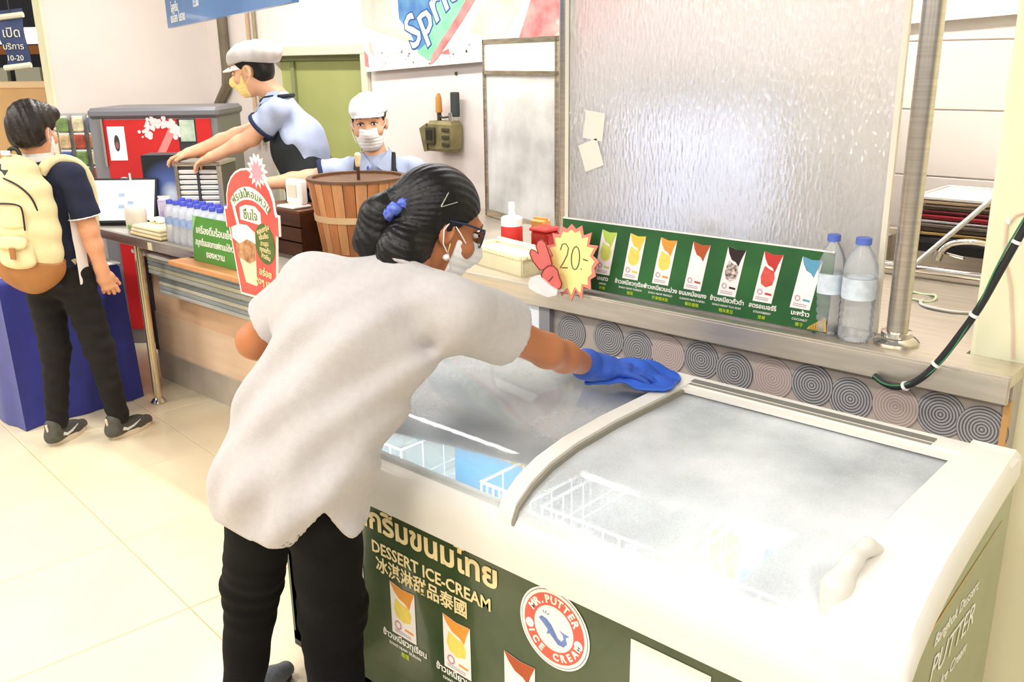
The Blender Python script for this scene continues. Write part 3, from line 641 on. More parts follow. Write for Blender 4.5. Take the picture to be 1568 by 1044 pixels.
# ---- PET water bottles beside the board
M_pet = glass_mat('pet_clear', .03, 9, .14, .26, (.98, .98, 1.0)); M_capb = mat('cap_blue', '#5C74C9', .4); M_lab = mat('label_pale', '#DCE6EE', .4, var=.3, vscale=30)
M_water = mat('bottle_water', '#E7EDF3', .1, trans=.9, ior=1.2)
def pet(lbl, loc, h, r, grp, rings=True, cap=M_capb, lab=True):
    t = thing('water_bottle', lbl, 'bottle', loc, 0, grp)
    pr = [(0, .004), (r*.8, 0), (r, .01)]
    if rings:
        for k in range(7): z = .03+k*h*.075; pr += [(r, z), (r*.95, z+h*.02), (r, z+h*.045)]
    pr += [(r, h*.66), (r*.96, h*.74), (r*.72, h*.84), (r*.40, h*.91), (r*.36, h*.93), (r*.36, h*.955), (0, h*.955)]
    MB().lathe(pr, 18).build('body', M_pet, t, 40); MB().lathe([(0, h*.935), (r*.46, h*.935), (r*.46, h*.995), (r*.40, h), (0, h)], 16).build('cap', cap, t, 40)
    if lab: MB().lathe([(r*1.01, h*.42), (r*1.015, h*.62)], 18).build('label', M_lab, t, 60)
    return t
pet('large clear water bottle standing between the green board and the steel post', (-.868, 2.262, CZ+.001), .266, .042, 'large bottles beside the green board'); pet('clear water bottle with blue cap half hidden behind the green board end', (-.952, 2.279, CZ+.001), .262, .036, 'large bottles beside the green board')
# ---- cream basket, sauce bottles
M_cb = mat('basket_cream', '#F3E6BC', .6, var=.06, vscale=12, bump=.4, bscale=90)
cb = thing('cream_tray', 'cream plastic basket with scalloped rim on the counter edge', 'basket', (-2.14, 2.365, CZ), math.radians(-12))
m = MB(); m.span((-.20, -.07, 0), (.14, .07, .012)); m.build('base', M_cb, cb)
for (a, b, nm_) in (((-.20, -.074, 0), (.14, -.066, .062), 'side'), ((-.20, .066, 0), (.14, .074, .062), 'side'), ((-.204, -.07, 0), (-.196, .07, .062), 'end'), ((.136, -.07, 0), (.144, .07, .062), 'end')): MB().span(a, b).build(nm_, M_cb, cb)
m = MB()
for k in range(18):
    x = -.19+.32*k/17; m.lathe([(0, .05), (.011, .055), (.011, .066), (.006, .073), (0, .074)], 10, (x, -.07, 0)); m.lathe([(0, .05), (.011, .055), (.011, .066), (.006, .073), (0, .074)], 10, (x, .07, 0))
for k in range(7):
    y = -.06+.12*k/6; m.lathe([(0, .05), (.011, .055), (.011, .066), (.006, .073), (0, .074)], 10, (.14, y, 0))
m.build('scalloped_rim', M_cb, cb, 50)
MB().span((-.18, -.055, .012), (.12, .055, .055), .01).build('napkins', M_paper, cb)
M_red = mat('plastic_red', '#C8312B', .35, var=.06); M_redd = mat('jar_red', '#A8231E', .25, var=.1)
rb = thing('sauce_bottle', 'red squeeze bottle with white nozzle cap behind the cream basket', 'bottle', (-2.30, 2.53, CZ))
MB().lathe([(0, 0), (.040, 0), (.042, .01), (.041, .10), (.036, .112), (0, .112)], 24).build('body', M_red, rb, 40); MB().lathe([(0, .108), (.040, .108), (.041, .135), (.034, .142), (.014, .148), (.010, .17), (.013, .172), (.011, .195), (0, .196)], 24).build('cap', M_white, rb, 40)
rj = thing('red_jar', 'square dark red jar standing beside the sauce bottle', 'jar', (-2.17, 2.57, CZ)); MB().box((0, 0, .05), (.085, .085, .10), .012).build('body', M_redd, rj); MB().box((0, 0, .104), (.088, .088, .012), .004).build('lid', M_red, rj)
oc = thing('orange_carton', 'small orange carton between the sauce bottle and the red jar', 'carton', (-2.25, 2.64, CZ)); MB().box((0, 0, .06), (.06, .05, .12), .003).build('body', mat('carton_orange', '#E0A45A', .5), oc); MB().box((0, 0, .123), (.06, .012, .012)).build('fold', mat('carton_orange', '#E0A45A', .5), oc)
wl = thing('plastic_tub', 'low clear plastic tub on the counter by the red jar', 'tub', (-2.06, 2.56, CZ)); MB().lathe([(0, 0), (.04, 0), (.048, .035), (.05, .036), (.05, .04), (0, .04)], 20).build('body', M_pet, wl, 40); MB().lathe([(0, .04), (.052, .04), (.052, .048), (0, .05)], 20).build('lid', M_white, wl, 40)
pb = thing('pump_bottle', 'bottle with a cream ball lid standing behind the misted screen', 'bottle', (-1.50, 2.62, CZ)); MB().lathe([(0, 0), (.036, 0), (.036, .06), (.014, .13), (.01, .15), (0, .15)], 20).build('body', mat('cone_pink', '#E5B9A8', .5), pb, 40); MB().lathe([(0, .14), (.018, .145), (.026, .17), (.018, .195), (0, .2)], 16).build('ball_lid', mat('ball_cream', '#F3E3A0', .5), pb, 60)
# ---- cable bundle in front of the pillar
cbn = thing('cable_bundle', 'thick black cable bundle with white ties hanging in front of the cream pillar', 'cable', (-.60, 2.15, CZ))
pth = [(-.22, 2.305, 3.05), (-.22, 2.305, 2.5), (-.27, 2.27, 2.08), (-.36, 2.20, 1.78), (-.43, 2.16, 1.56), (-.489, 2.15, 1.396), (-.523, 2.15, 1.30), (-.554, 2.15, 1.213), (-.588, 2.15, 1.14), (-.621, 2.15, 1.077), (-.652, 2.15, 1.03), (-.686, 2.155, .998), (-.718, 2.165, .983), (-.747, 2.175, .982), (-.78, 2.19, .99)]
def cr(P, n=4):
    o = []
    for i in range(len(P)-1):
        p0, p1, p2, p3 = [np.array(P[max(0, min(len(P)-1, i+d))], float) for d in (-1, 0, 1, 2)]
        for t in np.linspace(0, 1, n, endpoint=False): o.append(tuple(.5*((2*p1)+(-p0+p2)*t+(2*p0-5*p1+4*p2-p3)*t*t+(-p0+3*p1-3*p2+p3)*t**3)))
    o.append(tuple(P[-1])); return o
sp = [(x+.60, y-2.15, z-CZ) for x, y, z in cr(pth)]
MB().tube(sp, .0085, 10).build('cable', mat('cable_black', '#232527', .5, bump=.3, bscale=40), cbn, 50)
MB().tube([(x+.010*math.sin(i*.22), y-.006, z+.003) for i, (x, y, z) in enumerate(sp)], .0022, 6).build('green_wire', mat('wire_green', '#3E7A52', .5), cbn, 50)
for i in (12, 21, 29, 37, 45):
    p0 = Vector(sp[i]); t = (Vector(sp[i+1])-Vector(sp[i-1])).normalized(); MB().tube([p0-t*.0035, p0+t*.0035], .0115, 12).build('cable_tie', M_white, cbn, 40)
tw = thing('pink_wire', 'thin pale pink wire running down the cream pillar', 'wire', (-.55, 2.325, CZ)); MB().tube([(.05, 0, .45), (.03, 0, .36), (0, 0, .345), (-.015, 0, .32), (-.012, 0, .25), (.012, 0, .18), (.03, 0, .08), (.040, 0, .008)], .0025, 6).build('strand', mat('wire_pink', '#E3C6B4', .5), tw, 50)
MB().box((-.014, .0, .33), (.01, .008, .014), .002).build('wire_clip', M_white, tw)
# ---- sink, trays, rod seen behind the post
sk = thing('steel_sink', 'steel sink bench with rolled rim behind the right steel post', 'sink', (-1.35, 3.07, 0))
for a, b, nm_ in (((0, 0, .90), (.72, .05, 1.075), 'front'), ((0, .60, .90), (.72, .66, 1.10), 'splashback'), ((0, .05, .90), (.05, .60, 1.075), 'side'), ((.67, .05, .90), (.72, .60, 1.075), 'side'), ((.05, .05, .92), (.67, .60, .935), 'bowl')): MB().span(a, b, .004).build(nm_, M_steelB, sk)
MB().tube([(0, 0, 1.08), (.72, 0, 1.08)], .014, 12).build('rolled_rim', M_chrome, sk, 40)
for x in (.05, .67):
    for y in (.05, .6): MB().tube([(x, y, .10), (x, y, .9)], .018, 10).build('leg', M_steel, sk, 40)
fc = thing('faucet', 'arched chrome faucet in front of the stacked trays', 'faucet', (-.90, 3.14, 1.076))
MB().tube(cr([(.13, .03, -.0), (.13, .03, .04), (.10, .02, .085), (.04, .0, .098), (-.02, -.01, .085), (-.05, -.015, .05)], 5), .010, 12).build('spout', M_chrome, fc, 50); MB().tube([(-.055, -.016, .03), (-.048, -.014, .06)], .015, 14).build('aerator', M_chrome, fc, 40); MB().tube([(-.03, .0, .05), (.03, -.02, .046)], .005, 8).build('lever', M_chrome, fc, 40)
tr = [('black', '#2B292B', .06), ('ochre', '#A9854A', .012), ('grey brown', '#5F5148', .028), ('pale grey', '#BDB4B0', .010), ('red', '#A5303A', .018), ('dark red', '#6E2A2C', .014), ('brown', '#6B5A4C', .018), ('tan', '#A98C70', .012), ('white', '#F3F0EE', .014)]
z = 1.095
for i, (c, hx, hh) in enumerate(tr):
    t = thing('serving_tray', f'{c} tray in the stack on the sink bench', 'tray', (-.86+random.uniform(-.03, .03), 3.44, z), random.uniform(-.06, .06), 'stacked trays on the sink')
    tm = mat('tray_'+c.replace(' ', '_'), hx, .4, var=.1); MB().span((-.23, -.16, 0), (.23, .16, hh*.6), .003).build('tray_base', tm, t)
    m = MB(); m.tube([(-.235, -.165, hh*.75), (.235, -.165, hh*.75), (.235, .165, hh*.75), (-.235, .165, hh*.75)], hh*.25, 6, close=True); m.build('tray_rim', tm, t); z += hh+.001
hs = tag(MB().tube([(.055*math.cos(a), .055*math.sin(a), .004+.004*math.sin(3*a)) for a in [2*PI*k/24 for k in range(24)]], .004, 6, close=True).build('hose_ring', mat('hose_green', '#C9D6B0', .4), None, 60, loc=(-.90, 2.80, CZ)), 'pale green ring of hose lying on the steel counter', 'hose')
hs2 = tag(MB().tube(cr([(-.07, .05, .004), (-.06, 0, .004), (-.02, -.03, .005), (.04, -.035, .004), (.09, -.01, .004)]), .005, 6).build('drain_hose', mat('hose_grey', '#D2CBC4', .4), None, 60, loc=(-.80, 2.72, CZ)), 'short pale grey hose lying on the steel counter near the pillar', 'hose')
rd = thing('white_rod', 'slim white rod leaning across the trays to the cream pillar', 'rod', (-1.00, 3.03, 1.09)); MB().tube([(0, 0, 0), (.37, .0, .42)], .008, 10).build('rod', M_white, rd, 40); MB().tube([(-.008, 0, -.009), (.006, 0, .007)], .011, 10).build('rod_tip', mat('tip_tan', '#C9A68E', .5), rd, 40)
# ================================================================== steel table and what stands on it
TX0, TX1, TY0, TY1, TZ = -5.35, -2.70, 2.13, 2.62, .92
tb = thing('steel_table', 'long steel prep table with a chrome leg beside the blue draped table', 'table', (TX0, TY0, 0))
MB().span((0, 0, TZ-.035), (TX1-TX0, TY1-TY0, TZ), .004).build('table_top', M_steelB, tb); MB().span((0, -.004, TZ-.055), (TX1-TX0, .012, TZ-.004), .003).build('front_edge', M_steel, tb)
for x, y in ((-4.566, .012), (-4.566, .46), (-5.30, .46)):
    MB().tube([(x-TX0, y+.01, .02), (x-TX0, y+.01, TZ-.04)], .021, 16).build('leg', mat('leg_gold', '#D9CBA9', .22, .9), tb, 40)
    MB().lathe([(0, 0), (.038, 0), (.04, .008), (.03, .022), (.022, .03), (0, .03)], 20, (x-TX0, y+.01, 0)).build('leg_foot', M_chrome, tb, 40)
MB().span((.955, -.007, .868), (.995, -.003, .905)).build('round_sticker', mat('sticker_cream', '#F3EDC8', .5), tb)
# cabinet below
M_wood = mat('peach_wood', '#F3CBA6', .5, var=.1, vscale=3, stretch=(1, 8, 8))
cb2 = thing('base_cabinet', 'low peach wood cabinet with steel plinth under the steel table', 'cabinet', (-4.95, 2.37, 0))
MB().span((0, .02, .17), (2.2, .2, .74)).build('wood_front', M_wood, cb2); MB().span((0, .012, .17), (2.2, .02, .40)).build('wood_lower_board', mat('peach_wood_light', '#F6D6B6', .5, var=.06, vscale=3, stretch=(1, 8, 8)), cb2)
MB().span((0, .0, 0), (2.2, .02, .17)).build('plinth', mat('plinth_steel', '#D8CFC2', .4, .5, var=.25, vscale=4), cb2); MB().span((0, .02, .74), (2.2, .2, .76)).build('shelf_top', M_white, cb2)
MB().span((-.02, .0, .17), (.0, .2, .76)).build('dark_end', M_dark, cb2)
# metal strips stacked along the cabinet front
SC = ['#D9DCD6', '#B4BEC1', '#E8E4CD', '#A5B0B4', '#EFEDE2', '#C3C7C0', '#DBD9BA', '#A9B5BB', '#D5D8D3', '#B9C2C5']
for i in range(10):
    L_ = 1.55 if i > 4 else 1.02; z = .565+i*.0235
    o = MB().span((0, 0, 0), (L_, .075 if i % 2 else .085, .021), .004).build('metal_strip', mat(f'strip_{i}', SC[i], .35, .2, var=.15, vscale=6, stretch=(.3, 6, 6)), None, None, loc=(-4.70+(.0 if i > 4 else .02), 2.275+(.02 if i < 5 else -.02), z))
    tag(o, ['lowest', 'second lowest', 'third lowest', 'fourth lowest', 'fifth', 'sixth', 'seventh', 'third highest', 'second highest', 'topmost'][i]+' long metal strip in the pile along the cabinet front', 'metal strip', 'metal strips piled before the cabinet')
# wooden ledge, green sign, red cup sign
lg = tag(MB().span((0, 0, 0), (1.28, .10, .022), .003).build('wooden_ledge', mat('ledge_wood', '#C58A58', .5, var=.15, vscale=5, stretch=(1, 10, 10)), None, None, loc=(-4.0, 2.02, .862)), 'narrow orange wooden ledge along the front of the steel table', 'ledge')
sh = tag(MB().span((0, 0, 0), (1.9, .13, .02), .003).build('lower_shelf', mat('shelf_white', '#EDEBE6', .35), None, None, loc=(-4.72, 2.185, .802)), 'long white shelf board above the metal strips', 'shelf')
br = thing('shelf_bracket', 'steel bracket box carrying the wooden ledge', 'bracket', (-4.0, 2.02, .80)); MB().span((.0, .10, .022), (1.2, .11, .06)).build('bracket_plate', M_steel, br)
M_sg = mat('sign_green', '#4E8B3A', .45, var=.15, vscale=4)
gs = thing('green_notice', 'small green notice with three lines of white Thai text on the wooden ledge', 'sign', (-3.905, 2.10, .886)); gs.rotation_euler = (math.radians(-4), 0, 0)
MB().span((0, 0, 0), (.385, .005, .205)).build('board', M_sg, gs); MB().add([(0, -.0005, .205), (0, -.0005, .13), (.035, -.0005, .205)], [(0, 1, 2)]).build('glare_corner', mat('corner_pale', '#8FBE7A', .4), gs)
text('เครื่องดื่มร้อนเย็น', .045, M_txw, gs, (.185, -.001, .130), offset=.0006); text('สมูทตี้นมสดกาแฟชานมไต้หวัน', .040, M_txw, gs, (.193, -.001, .075), offset=.0006, sx=.72); text('ของหวาน', .042, M_txw, gs, (.19, -.001, .026), offset=.0006)
# red cup-shaped sign
M_sr = mat('sign_red', '#D84B45', .4, var=.15, vscale=6, col2='#E0635A'); M_sw = mat('sign_border', '#F7EDE4', .45)
rs = thing('cup_shaped_sign', 'red cup shaped drink sign with a pink flower on top', 'sign', (-3.24, 2.008, .835))
def cupo(e):
    pts = [(-.125-e, -.0-e), (-.165-e, .27), (-.185-e, .27), (-.19-e, .345+e)]
    pts += [(-.172-e+(.0), .345+e)]
    for k in range(13): a = PI-PI*k/12; pts.append(((.17+e)*math.cos(a)*.98, .36+(.155+e)*math.sin(a)**.9))
    pts += [(.172+e, .345+e), (.19+e, .345+e), (.185+e, .27), (.165+e, .27), (.125+e, -.0-e)]
    return pts
MB().prism(cupo(.008), .006).build('white_border', M_sw, rs); MB().prism(cupo(0), .001, lambda p: (p[0], p[1]-.0012, p[2])).build('red_face', M_sr, rs)
fl_ = MB(); pts = []
for k in range(28): a = 2*PI*k/28; r = .068 if k % 2 == 0 else .045; pts.append((.075+r*math.cos(a), .515+r*math.sin(a)))
fl_.prism(pts, .006, lambda p: (p[0], p[1]-.002, p[2])); fl_.build('flower', M_sw, rs)
pts = [(.075+(.05 if k % 2 == 0 else .03)*math.cos(2*PI*k/20), .512+(.05 if k % 2 == 0 else .03)*math.sin(2*PI*k/20)) for k in range(20)]
MB().prism(pts, .001, lambda p: (p[0], p[1]-.0032, p[2])).build('flower_pink', mat('flower_pink', '#E79AA8', .5), rs)
arcs = [(.172*math.sin(a), .285+.165*math.cos(a)) for a in np.linspace(-.95, .95, 14)]; arci = [(.118*math.sin(a)*1.25, .280+.118*math.cos(a)) for a in np.linspace(.95, -.95, 14)]
MB().prism(arcs+arci, .001, lambda p: (p[0], p[1]-.0024, p[2])).build('title_band', M_sw, rs)
M_ink2 = mat('ink_green', '#6E8A5A', .5)
for i, ch in enumerate(['เ', 'ฟ', 'ร', 'ป', 'เป้', 'ห', 'อ', 'ม', 'ห', 'ว', 'น']):
    a = -.85+1.7*i/10; text(ch, .045, M_ink2, rs, (.160*math.sin(a), -.0034, .277+.130*math.cos(a)), rot=(PI/2, a, 0), name='title_letter', offset=.0008)
MB().prism([(-.075, .312), (.072, .302), (.072, .352), (.035, .375), (-.03, .375), (-.075, .362)], .001, lambda p: (p[0], p[1]-.0024, p[2])).build('subtitle_band', M_sw, rs); text('ชื่นใจ', .052, M_ink2, rs, (0, -.0034, .318), offset=.001)
def poly(par, pts, y, mtl, name): return MB().prism([(x, z*1.28+.03) for x, z in pts], .0008, lambda p: (p[0], y+p[1], p[2])).build(name, mtl, par)
M_drk = mat('drink_cream', '#F0DCB8', .5, var=.2, vscale=20); M_cof = mat('drink_coffee', '#8A5234', .5, col2='#D9A878', vscale=28); M_whip = mat('drink_whip', '#FBF6E6', .5, var=.1, vscale=30)
poly(rs, [(-.08, .015), (.0, .01), (.018, .165), (-.145, .175)], -.0024, M_drk, 'drink_glass'); poly(rs, [(-.118, .095), (-.04, .08), (.008, .095), (.016, .155), (-.14, .165)], -.0030, M_cof, 'drink_coffee'); poly(rs, [(-.15, .155), (-.10, .14), (-.04, .16), (.02, .15), (.022, .185), (-.03, .205), (-.09, .205), (-.15, .19)], -.0036, M_whip, 'whipped_cream'); poly(rs, [(-.105, .2), (-.085, .2), (-.11, .275), (-.13, .27)], -.0040, M_sw, 'straw')
poly(rs, [(.085+.070*math.cos(a), .155+.065*math.sin(a)) for a in [2*PI*k/20 for k in range(20)]], -.0028, mat('leaf_green', '#566B34', .5, var=.2, vscale=20), 'green_bubble')
for i, (s_, z, ro) in enumerate((('หอมกรุ่น', .278, -.35), ('เข้มข้น', .25, -.2), ('ละมุน', .222, -.05), ('ทุกแก้ว', .195, .08), ('สดชื่น', .168, .2))): text(s_, .027, M_tx, rs, (.085, -.004, z), rot=(PI/2, ro, 0), offset=.0004)
text('อร่อย', .040, M_tx, rs, (.07, -.0034, .095), rot=(PI/2, .1, 0), offset=.0008); text('สุดๆ เลย!', .036, M_tx, rs, (.060, -.0034, .055), rot=(PI/2, .1, 0), offset=.0008)
MB().span((-.06, .006, .03), (.06, .05, .036)).build('stand_foot', M_sw, rs)
# ---- gold packet, brown crate, white tub, bucket
gp = thing('gold_packet', 'crumpled gold foil packet on the ledge beside the cup shaped sign', 'packet', (-3.02, 2.07, .886)); soft('foil', [sdf([cone((-.06, 0, .03), (.06, .01, .035), .032, .03, k=.02), cone((-.03, .01, .05), (.05, 0, .055), .022, .018, k=.02)], .005, disp=lambda X, Y, Z: .005*np.sin(X*170+3*np.sin(Z*90))*np.sin(Z*120+Y*80))], mat('foil_gold', '#B9A566', .3, .7, var=.3, vscale=30), gp, it=1)
MB().span((-.095, -.004, .02), (-.075, .012, .05)).build('crimp', mat('foil_gold', '#B9A566', .3, .7), gp)
M_brown = mat('dark_brown_wood', '#4E2B1B', .45, var=.3, vscale=4, stretch=(1, 8, 8))
bc = thing('brown_crate', 'dark brown wooden crate on the table left of the bucket', 'crate', (-3.60, 2.43, TZ))
for z in (.0, .068, .136): MB().span((-.16, -.08, z), (.20, -.065, z+.060)).build('slat', M_brown, bc); MB().span((-.16, .10, z), (.20, .115, z+.06)).build('slat', M_brown, bc)
MB().span((-.16, -.065, 0), (-.145, .10, .196)).build('end', M_brown, bc); MB().span((.185, -.065, 0), (.20, .10, .196)).build('end', M_brown, bc); MB().span((-.145, -.065, 0), (.185, .10, .01)).build('bottom', M_brown, bc)
MB().span((-.16, -.082, .196), (.20, .117, .206)).build('lid', mat('tray_dark', '#6B3F28', .35, var=.2), bc)
wt_ = thing('white_tub', 'white plastic holder standing on the brown crate', 'holder', (-3.53, 2.41, TZ+.207)); MB().span((-.06, -.05, 0), (.07, .05, .012), .004).build('base', M_white, wt_); MB().span((-.055, .0, .012), (.06, .045, .125), .01).build('body', M_white, wt_); MB().span((-.03, -.006, .045), (.035, .001, .105), .003).build('window', mat('tub_beige', '#E9D3C0', .5), wt_)
# bucket made of staves
M_st = [mat('stave_a', '#B9794A', .5, var=.25, vscale=5, stretch=(6, 6, .7)), mat('stave_b', '#C48754', .5, var=.25, vscale=5, stretch=(6, 6, .7)), mat('stave_c', '#A96A3E', .5, var=.3, vscale=5, stretch=(6, 6, .7)), mat('stave_d', '#CB9160', .5, var=.2, vscale=5, stretch=(6, 6, .7))]
bk = thing('wooden_bucket', 'large wooden stave bucket with a pale hoop in front of the white capped worker', 'bucket', (-3.17, 2.50, TZ)); NS = 26; bh = .36
rr_ = lambda z: .158+(.212-.158)*z/bh
for k in range(NS):
    a0 = 2*PI*k/NS+.008; a1 = 2*PI*(k+1)/NS-.008; v = []
    for z in (0, bh+random.uniform(-.004, .002)):
        for (a, dr) in ((a0, 0), ((a0+a1)/2, .002), (a1, 0), (a1, -.018), (a0, -.018)): v.append(((rr_(z)+dr)*math.cos(a), (rr_(z)+dr)*math.sin(a), z))
    f = [(0, 1, 2, 3, 4), (9, 8, 7, 6, 5)]+[(i, (i+1) % 5, (i+1) % 5+5, i+5) for i in range(5)]
    MB().add(v, f).build('stave', M_st[k % 4 if k % 3 else (k//3) % 4], bk)
MB().lathe([(rr_(.20)+.004, .185), (rr_(.2)+.005, .20), (rr_(.21)+.005, .212), (rr_(.21)-.004, .212), (rr_(.19)-.004, .185)], 40).build('hoop', mat('hoop_pale', '#D3B48A', .4, .2), bk, 40)
MB().lathe([(rr_(.03)+.004, .02), (rr_(.04)+.005, .05), (rr_(.04)-.004, .05)], 40).build('hoop', mat('hoop_brown', '#8A5734', .4), bk, 40)
MB().lathe([(rr_(bh)-.02, bh-.012), (rr_(bh)-.02, bh+.004), (rr_(bh)+.003, bh+.004), (rr_(bh)+.004, bh-.008)], 40).build('dark_rim', mat('rim_dark', '#6B4A2E', .5, var=.3), bk, 40)
MB().lathe([(0, .02), (.15, .02), (.15, .035), (0, .035)], 30).build('bottom', M_brown, bk)
lp = thing('ladle', 'pale wooden stick standing up in the wooden bucket', 'ladle', (-3.14, 2.48, TZ+.03)); MB().tube([(0, 0, .01), (.004, .0, .25), (.006, 0, .39)], [.008, .008, .007], 10).build('stick', M_brown, lp, 50); soft('knob', [sdf([cone((.006, 0, .385), (.008, 0, .425), .011, .014, k=.01)], .0035)], mat('knob_pale', '#EBD2A8', .4), lp, it=1)
# ---- water bottle pack
M_capd = mat('cap_deep_blue', '#4A54C4', .4); M_pet2 = glass_mat('pet_small', .08, 14, .35, .55, (.90, .93, .98)); M_lab2 = mat('label_blue', '#B9CDEA', .4, col2='#6C93CF', vscale=26)
b0 = None
for r in range(2):
    for c in range(8):
        loc = (-4.25+c*.066, 2.19+r*.068, TZ)
        if b0 is None:
            b0 = thing('small_water_bottle', 'small clear water bottle with dark blue cap in the pack behind the green notice', 'bottle', loc, 0, 'pack of small water bottles on the steel table'); h, r_ = .205, .031
            MB().lathe([(0, 0), (r_*.9, 0), (r_, .01), (r_, h*.3), (r_*.94, h*.34), (r_, h*.38), (r_, h*.68), (r_*.8, h*.80), (r_*.42, h*.88), (r_*.42, h*.93), (0, h*.93)], 14).build('body', M_pet2, b0, 40); MB().lathe([(0, h*.9), (r_*.5, h*.9), (r_*.5, h*.98), (r_*.44, h), (0, h)], 12).build('cap', M_capd, b0, 40); MB().lathe([(r_*1.015, h*.42), (r_*1.015, h*.62)], 14).build('label', M_lab2, b0, 60)
        else:
            o = copy_tree(b0); o.location = loc
cl = thing('folded_cloth', 'stack of folded cream cloths on the steel table edge', 'cloth', (-4.44, 2.21, TZ))
for k in range(3): MB().box((.006*k, .0, .010+.019*k), (.32-.02*k, .15, .017), .006).build('fold', mat(f'cloth_cream{k}', ['#EFDDAE', '#F4E6C4', '#F1E0B6'][k], .8, var=.06), cl)
lf = thing('leaf_packet', 'small white packet with green leaf print on the folded cloths', 'packet', (-4.50, 2.25, TZ+.058)); MB().box((0, 0, .012), (.10, .06, .024), .008).build('packet', M_paper, lf); MB().add([(.0, -.0305, .010), (.02, -.0308, .004), (.035, -.0305, .012), (.018, -.0308, .020)], [(0, 1, 2, 3)]).build('leaf_print', mat('leaf_print', '#7FAF4C', .5), lf)
cp = thing('paper_cup', 'pale drink bag with straw beside the tilted screen', 'drink', (-4.67, 2.215, TZ)); MB().lathe([(0, 0), (.045, 0), (.052, .02), (.056, .10), (.05, .125), (.047, .128), (0, .122)], 20, wob=lambda a, z: .04*math.sin(3*a+z*20)).build('cup', mat('cup_pale', '#EFE4D4', .6, var=.08, vscale=20), cp, 50); MB().tube([(0, 0, .12), (-.012, .0, .30)], .005, 8).build('straw', M_white, cp, 40); MB().box((.02, -.054, .03), (.02, .004, .02)).build('leaf_mark', mat('leaf_print', '#7FAF4C', .5), cp)
# tilted till screen
ps = thing('till_screen', 'tilted till screen showing a bright white page beside the student', 'screen', (-4.93, 2.245, TZ), AV)
Rt = Matrix.Rotation(math.radians(-22), 3, 'X')
MB().box((0, .02, .13), (.42, .018, .245), .004, Rt).build('housing', M_black, ps); MB().box((-.0, .0085, .133), (.395, .002, .22), 0, Rt).build('display', mat('display_white', '#EAF1FA', .3, emit=.55), ps)
for x, z in ((.02, .10), (.07, .12), (.02, .16)): MB().box((x, .0065-(z-.13)*-.40, z), (.035, .001, .020), 0, Rt).build('display_icon', mat('icon_blue', '#9FB4CB', .5), ps)
MB().box((0, .07, .06), (.16, .05, .12), .01).build('stand', M_black, ps); MB().box((0, .06, .008), (.22, .14, .016), .004).build('base', M_black, ps)
# printed dark box, snack pack
db = thing('dark_appliance_box', 'dark printed appliance box with blue glow picture on the steel table', 'box', (-4.80, 2.47, TZ), AV+.05)
m = bpy.data.materials.new('box_print'); m.use_nodes = True; N = m.node_tree.nodes; L = m.node_tree.links; p_ = N['Principled BSDF']; p_.inputs['Roughness'].default_value = .35
tc = N.new('ShaderNodeTexCoord'); mp = N.new('ShaderNodeMapping'); mp.inputs['Location'].default_value = (-.03, 0, -.16); mp.inputs['Scale'].default_value = (1.3, 0, 1.1); L.new(tc.outputs['Object'], mp.inputs[0]); le = N.new('ShaderNodeVectorMath'); le.operation = 'LENGTH'; L.new(mp.outputs[0], le.inputs[0])
rp = N.new('ShaderNodeValToRGB'); e = rp.color_ramp.elements; e[0].position = .02; e[0].color = (.75, .85, 1, 1); e[1].position = .22; e[1].color = (.015, .018, .025, 1); x = e.new(.09); x.color = (.1, .16, .45, 1); L.new(le.outputs['Value'], rp.inputs[0]); L.new(rp.outputs[0], p_.inputs['Base Color'])
MB().span((-.12, 0, 0), (.09, .16, .365)).build('printed_front', m, db); MB().span((.09, .0, 0), (.13, .16, .365)).build('side', M_dark, db)
for k in range(12): MB().span((.092, -.004, .04+k*.024), (.128, .0, .048+k*.024)).build('vent_bar', M_black, db)
sn = thing('snack_pack', 'white snack pack with purple print in front of the dark box', 'pack', (-4.63, 2.36, TZ), AV); MB().box((0, 0, .08), (.07, .035, .16), .01).build('bag', mat('snack_white', '#EDE6F4', .4, col2='#B9A2D8', vscale=18), sn); MB().box((0, 0, .165), (.068, .004, .012)).build('crimp', M_white, sn)
# louvred steel machine
lm = thing('louvred_machine', 'steel ice machine with white louvres under the leaning worker hands', 'machine', (-4.30, 2.385, TZ), AV-.06)
MB().span((-.145, 0, 0), (.145, .26, .012)).build('base', M_steel, lm); MB().span((-.145, .02, .012), (.145, .26, .345), .004).build('body', mat('machine_dark', '#6A655E', .4, .4), lm); MB().span((-.15, -.005, .345), (.15, .265, .362), .004).build('lid', M_steel, lm); MB().span((-.15, -.004, .012), (-.128, .02, .345)).build('post', M_steel, lm); MB().span((.128, -.004, .012), (.15, .02, .345)).build('post', M_steel, lm); MB().span((-.008, -.002, .012), (.008, .02, .345)).build('post', M_dark, lm)
for k in range(12):
    for (a, b) in ((-.126, -.01), (.01, .126)): MB().box(((a+b)/2, .008, .03+k*.026), (b-a, .012, .015), 0, Matrix.Rotation(.5, 3, 'X')).build('louvre', M_paper, lm)
lm.scale = (.78, .9, 1.0)
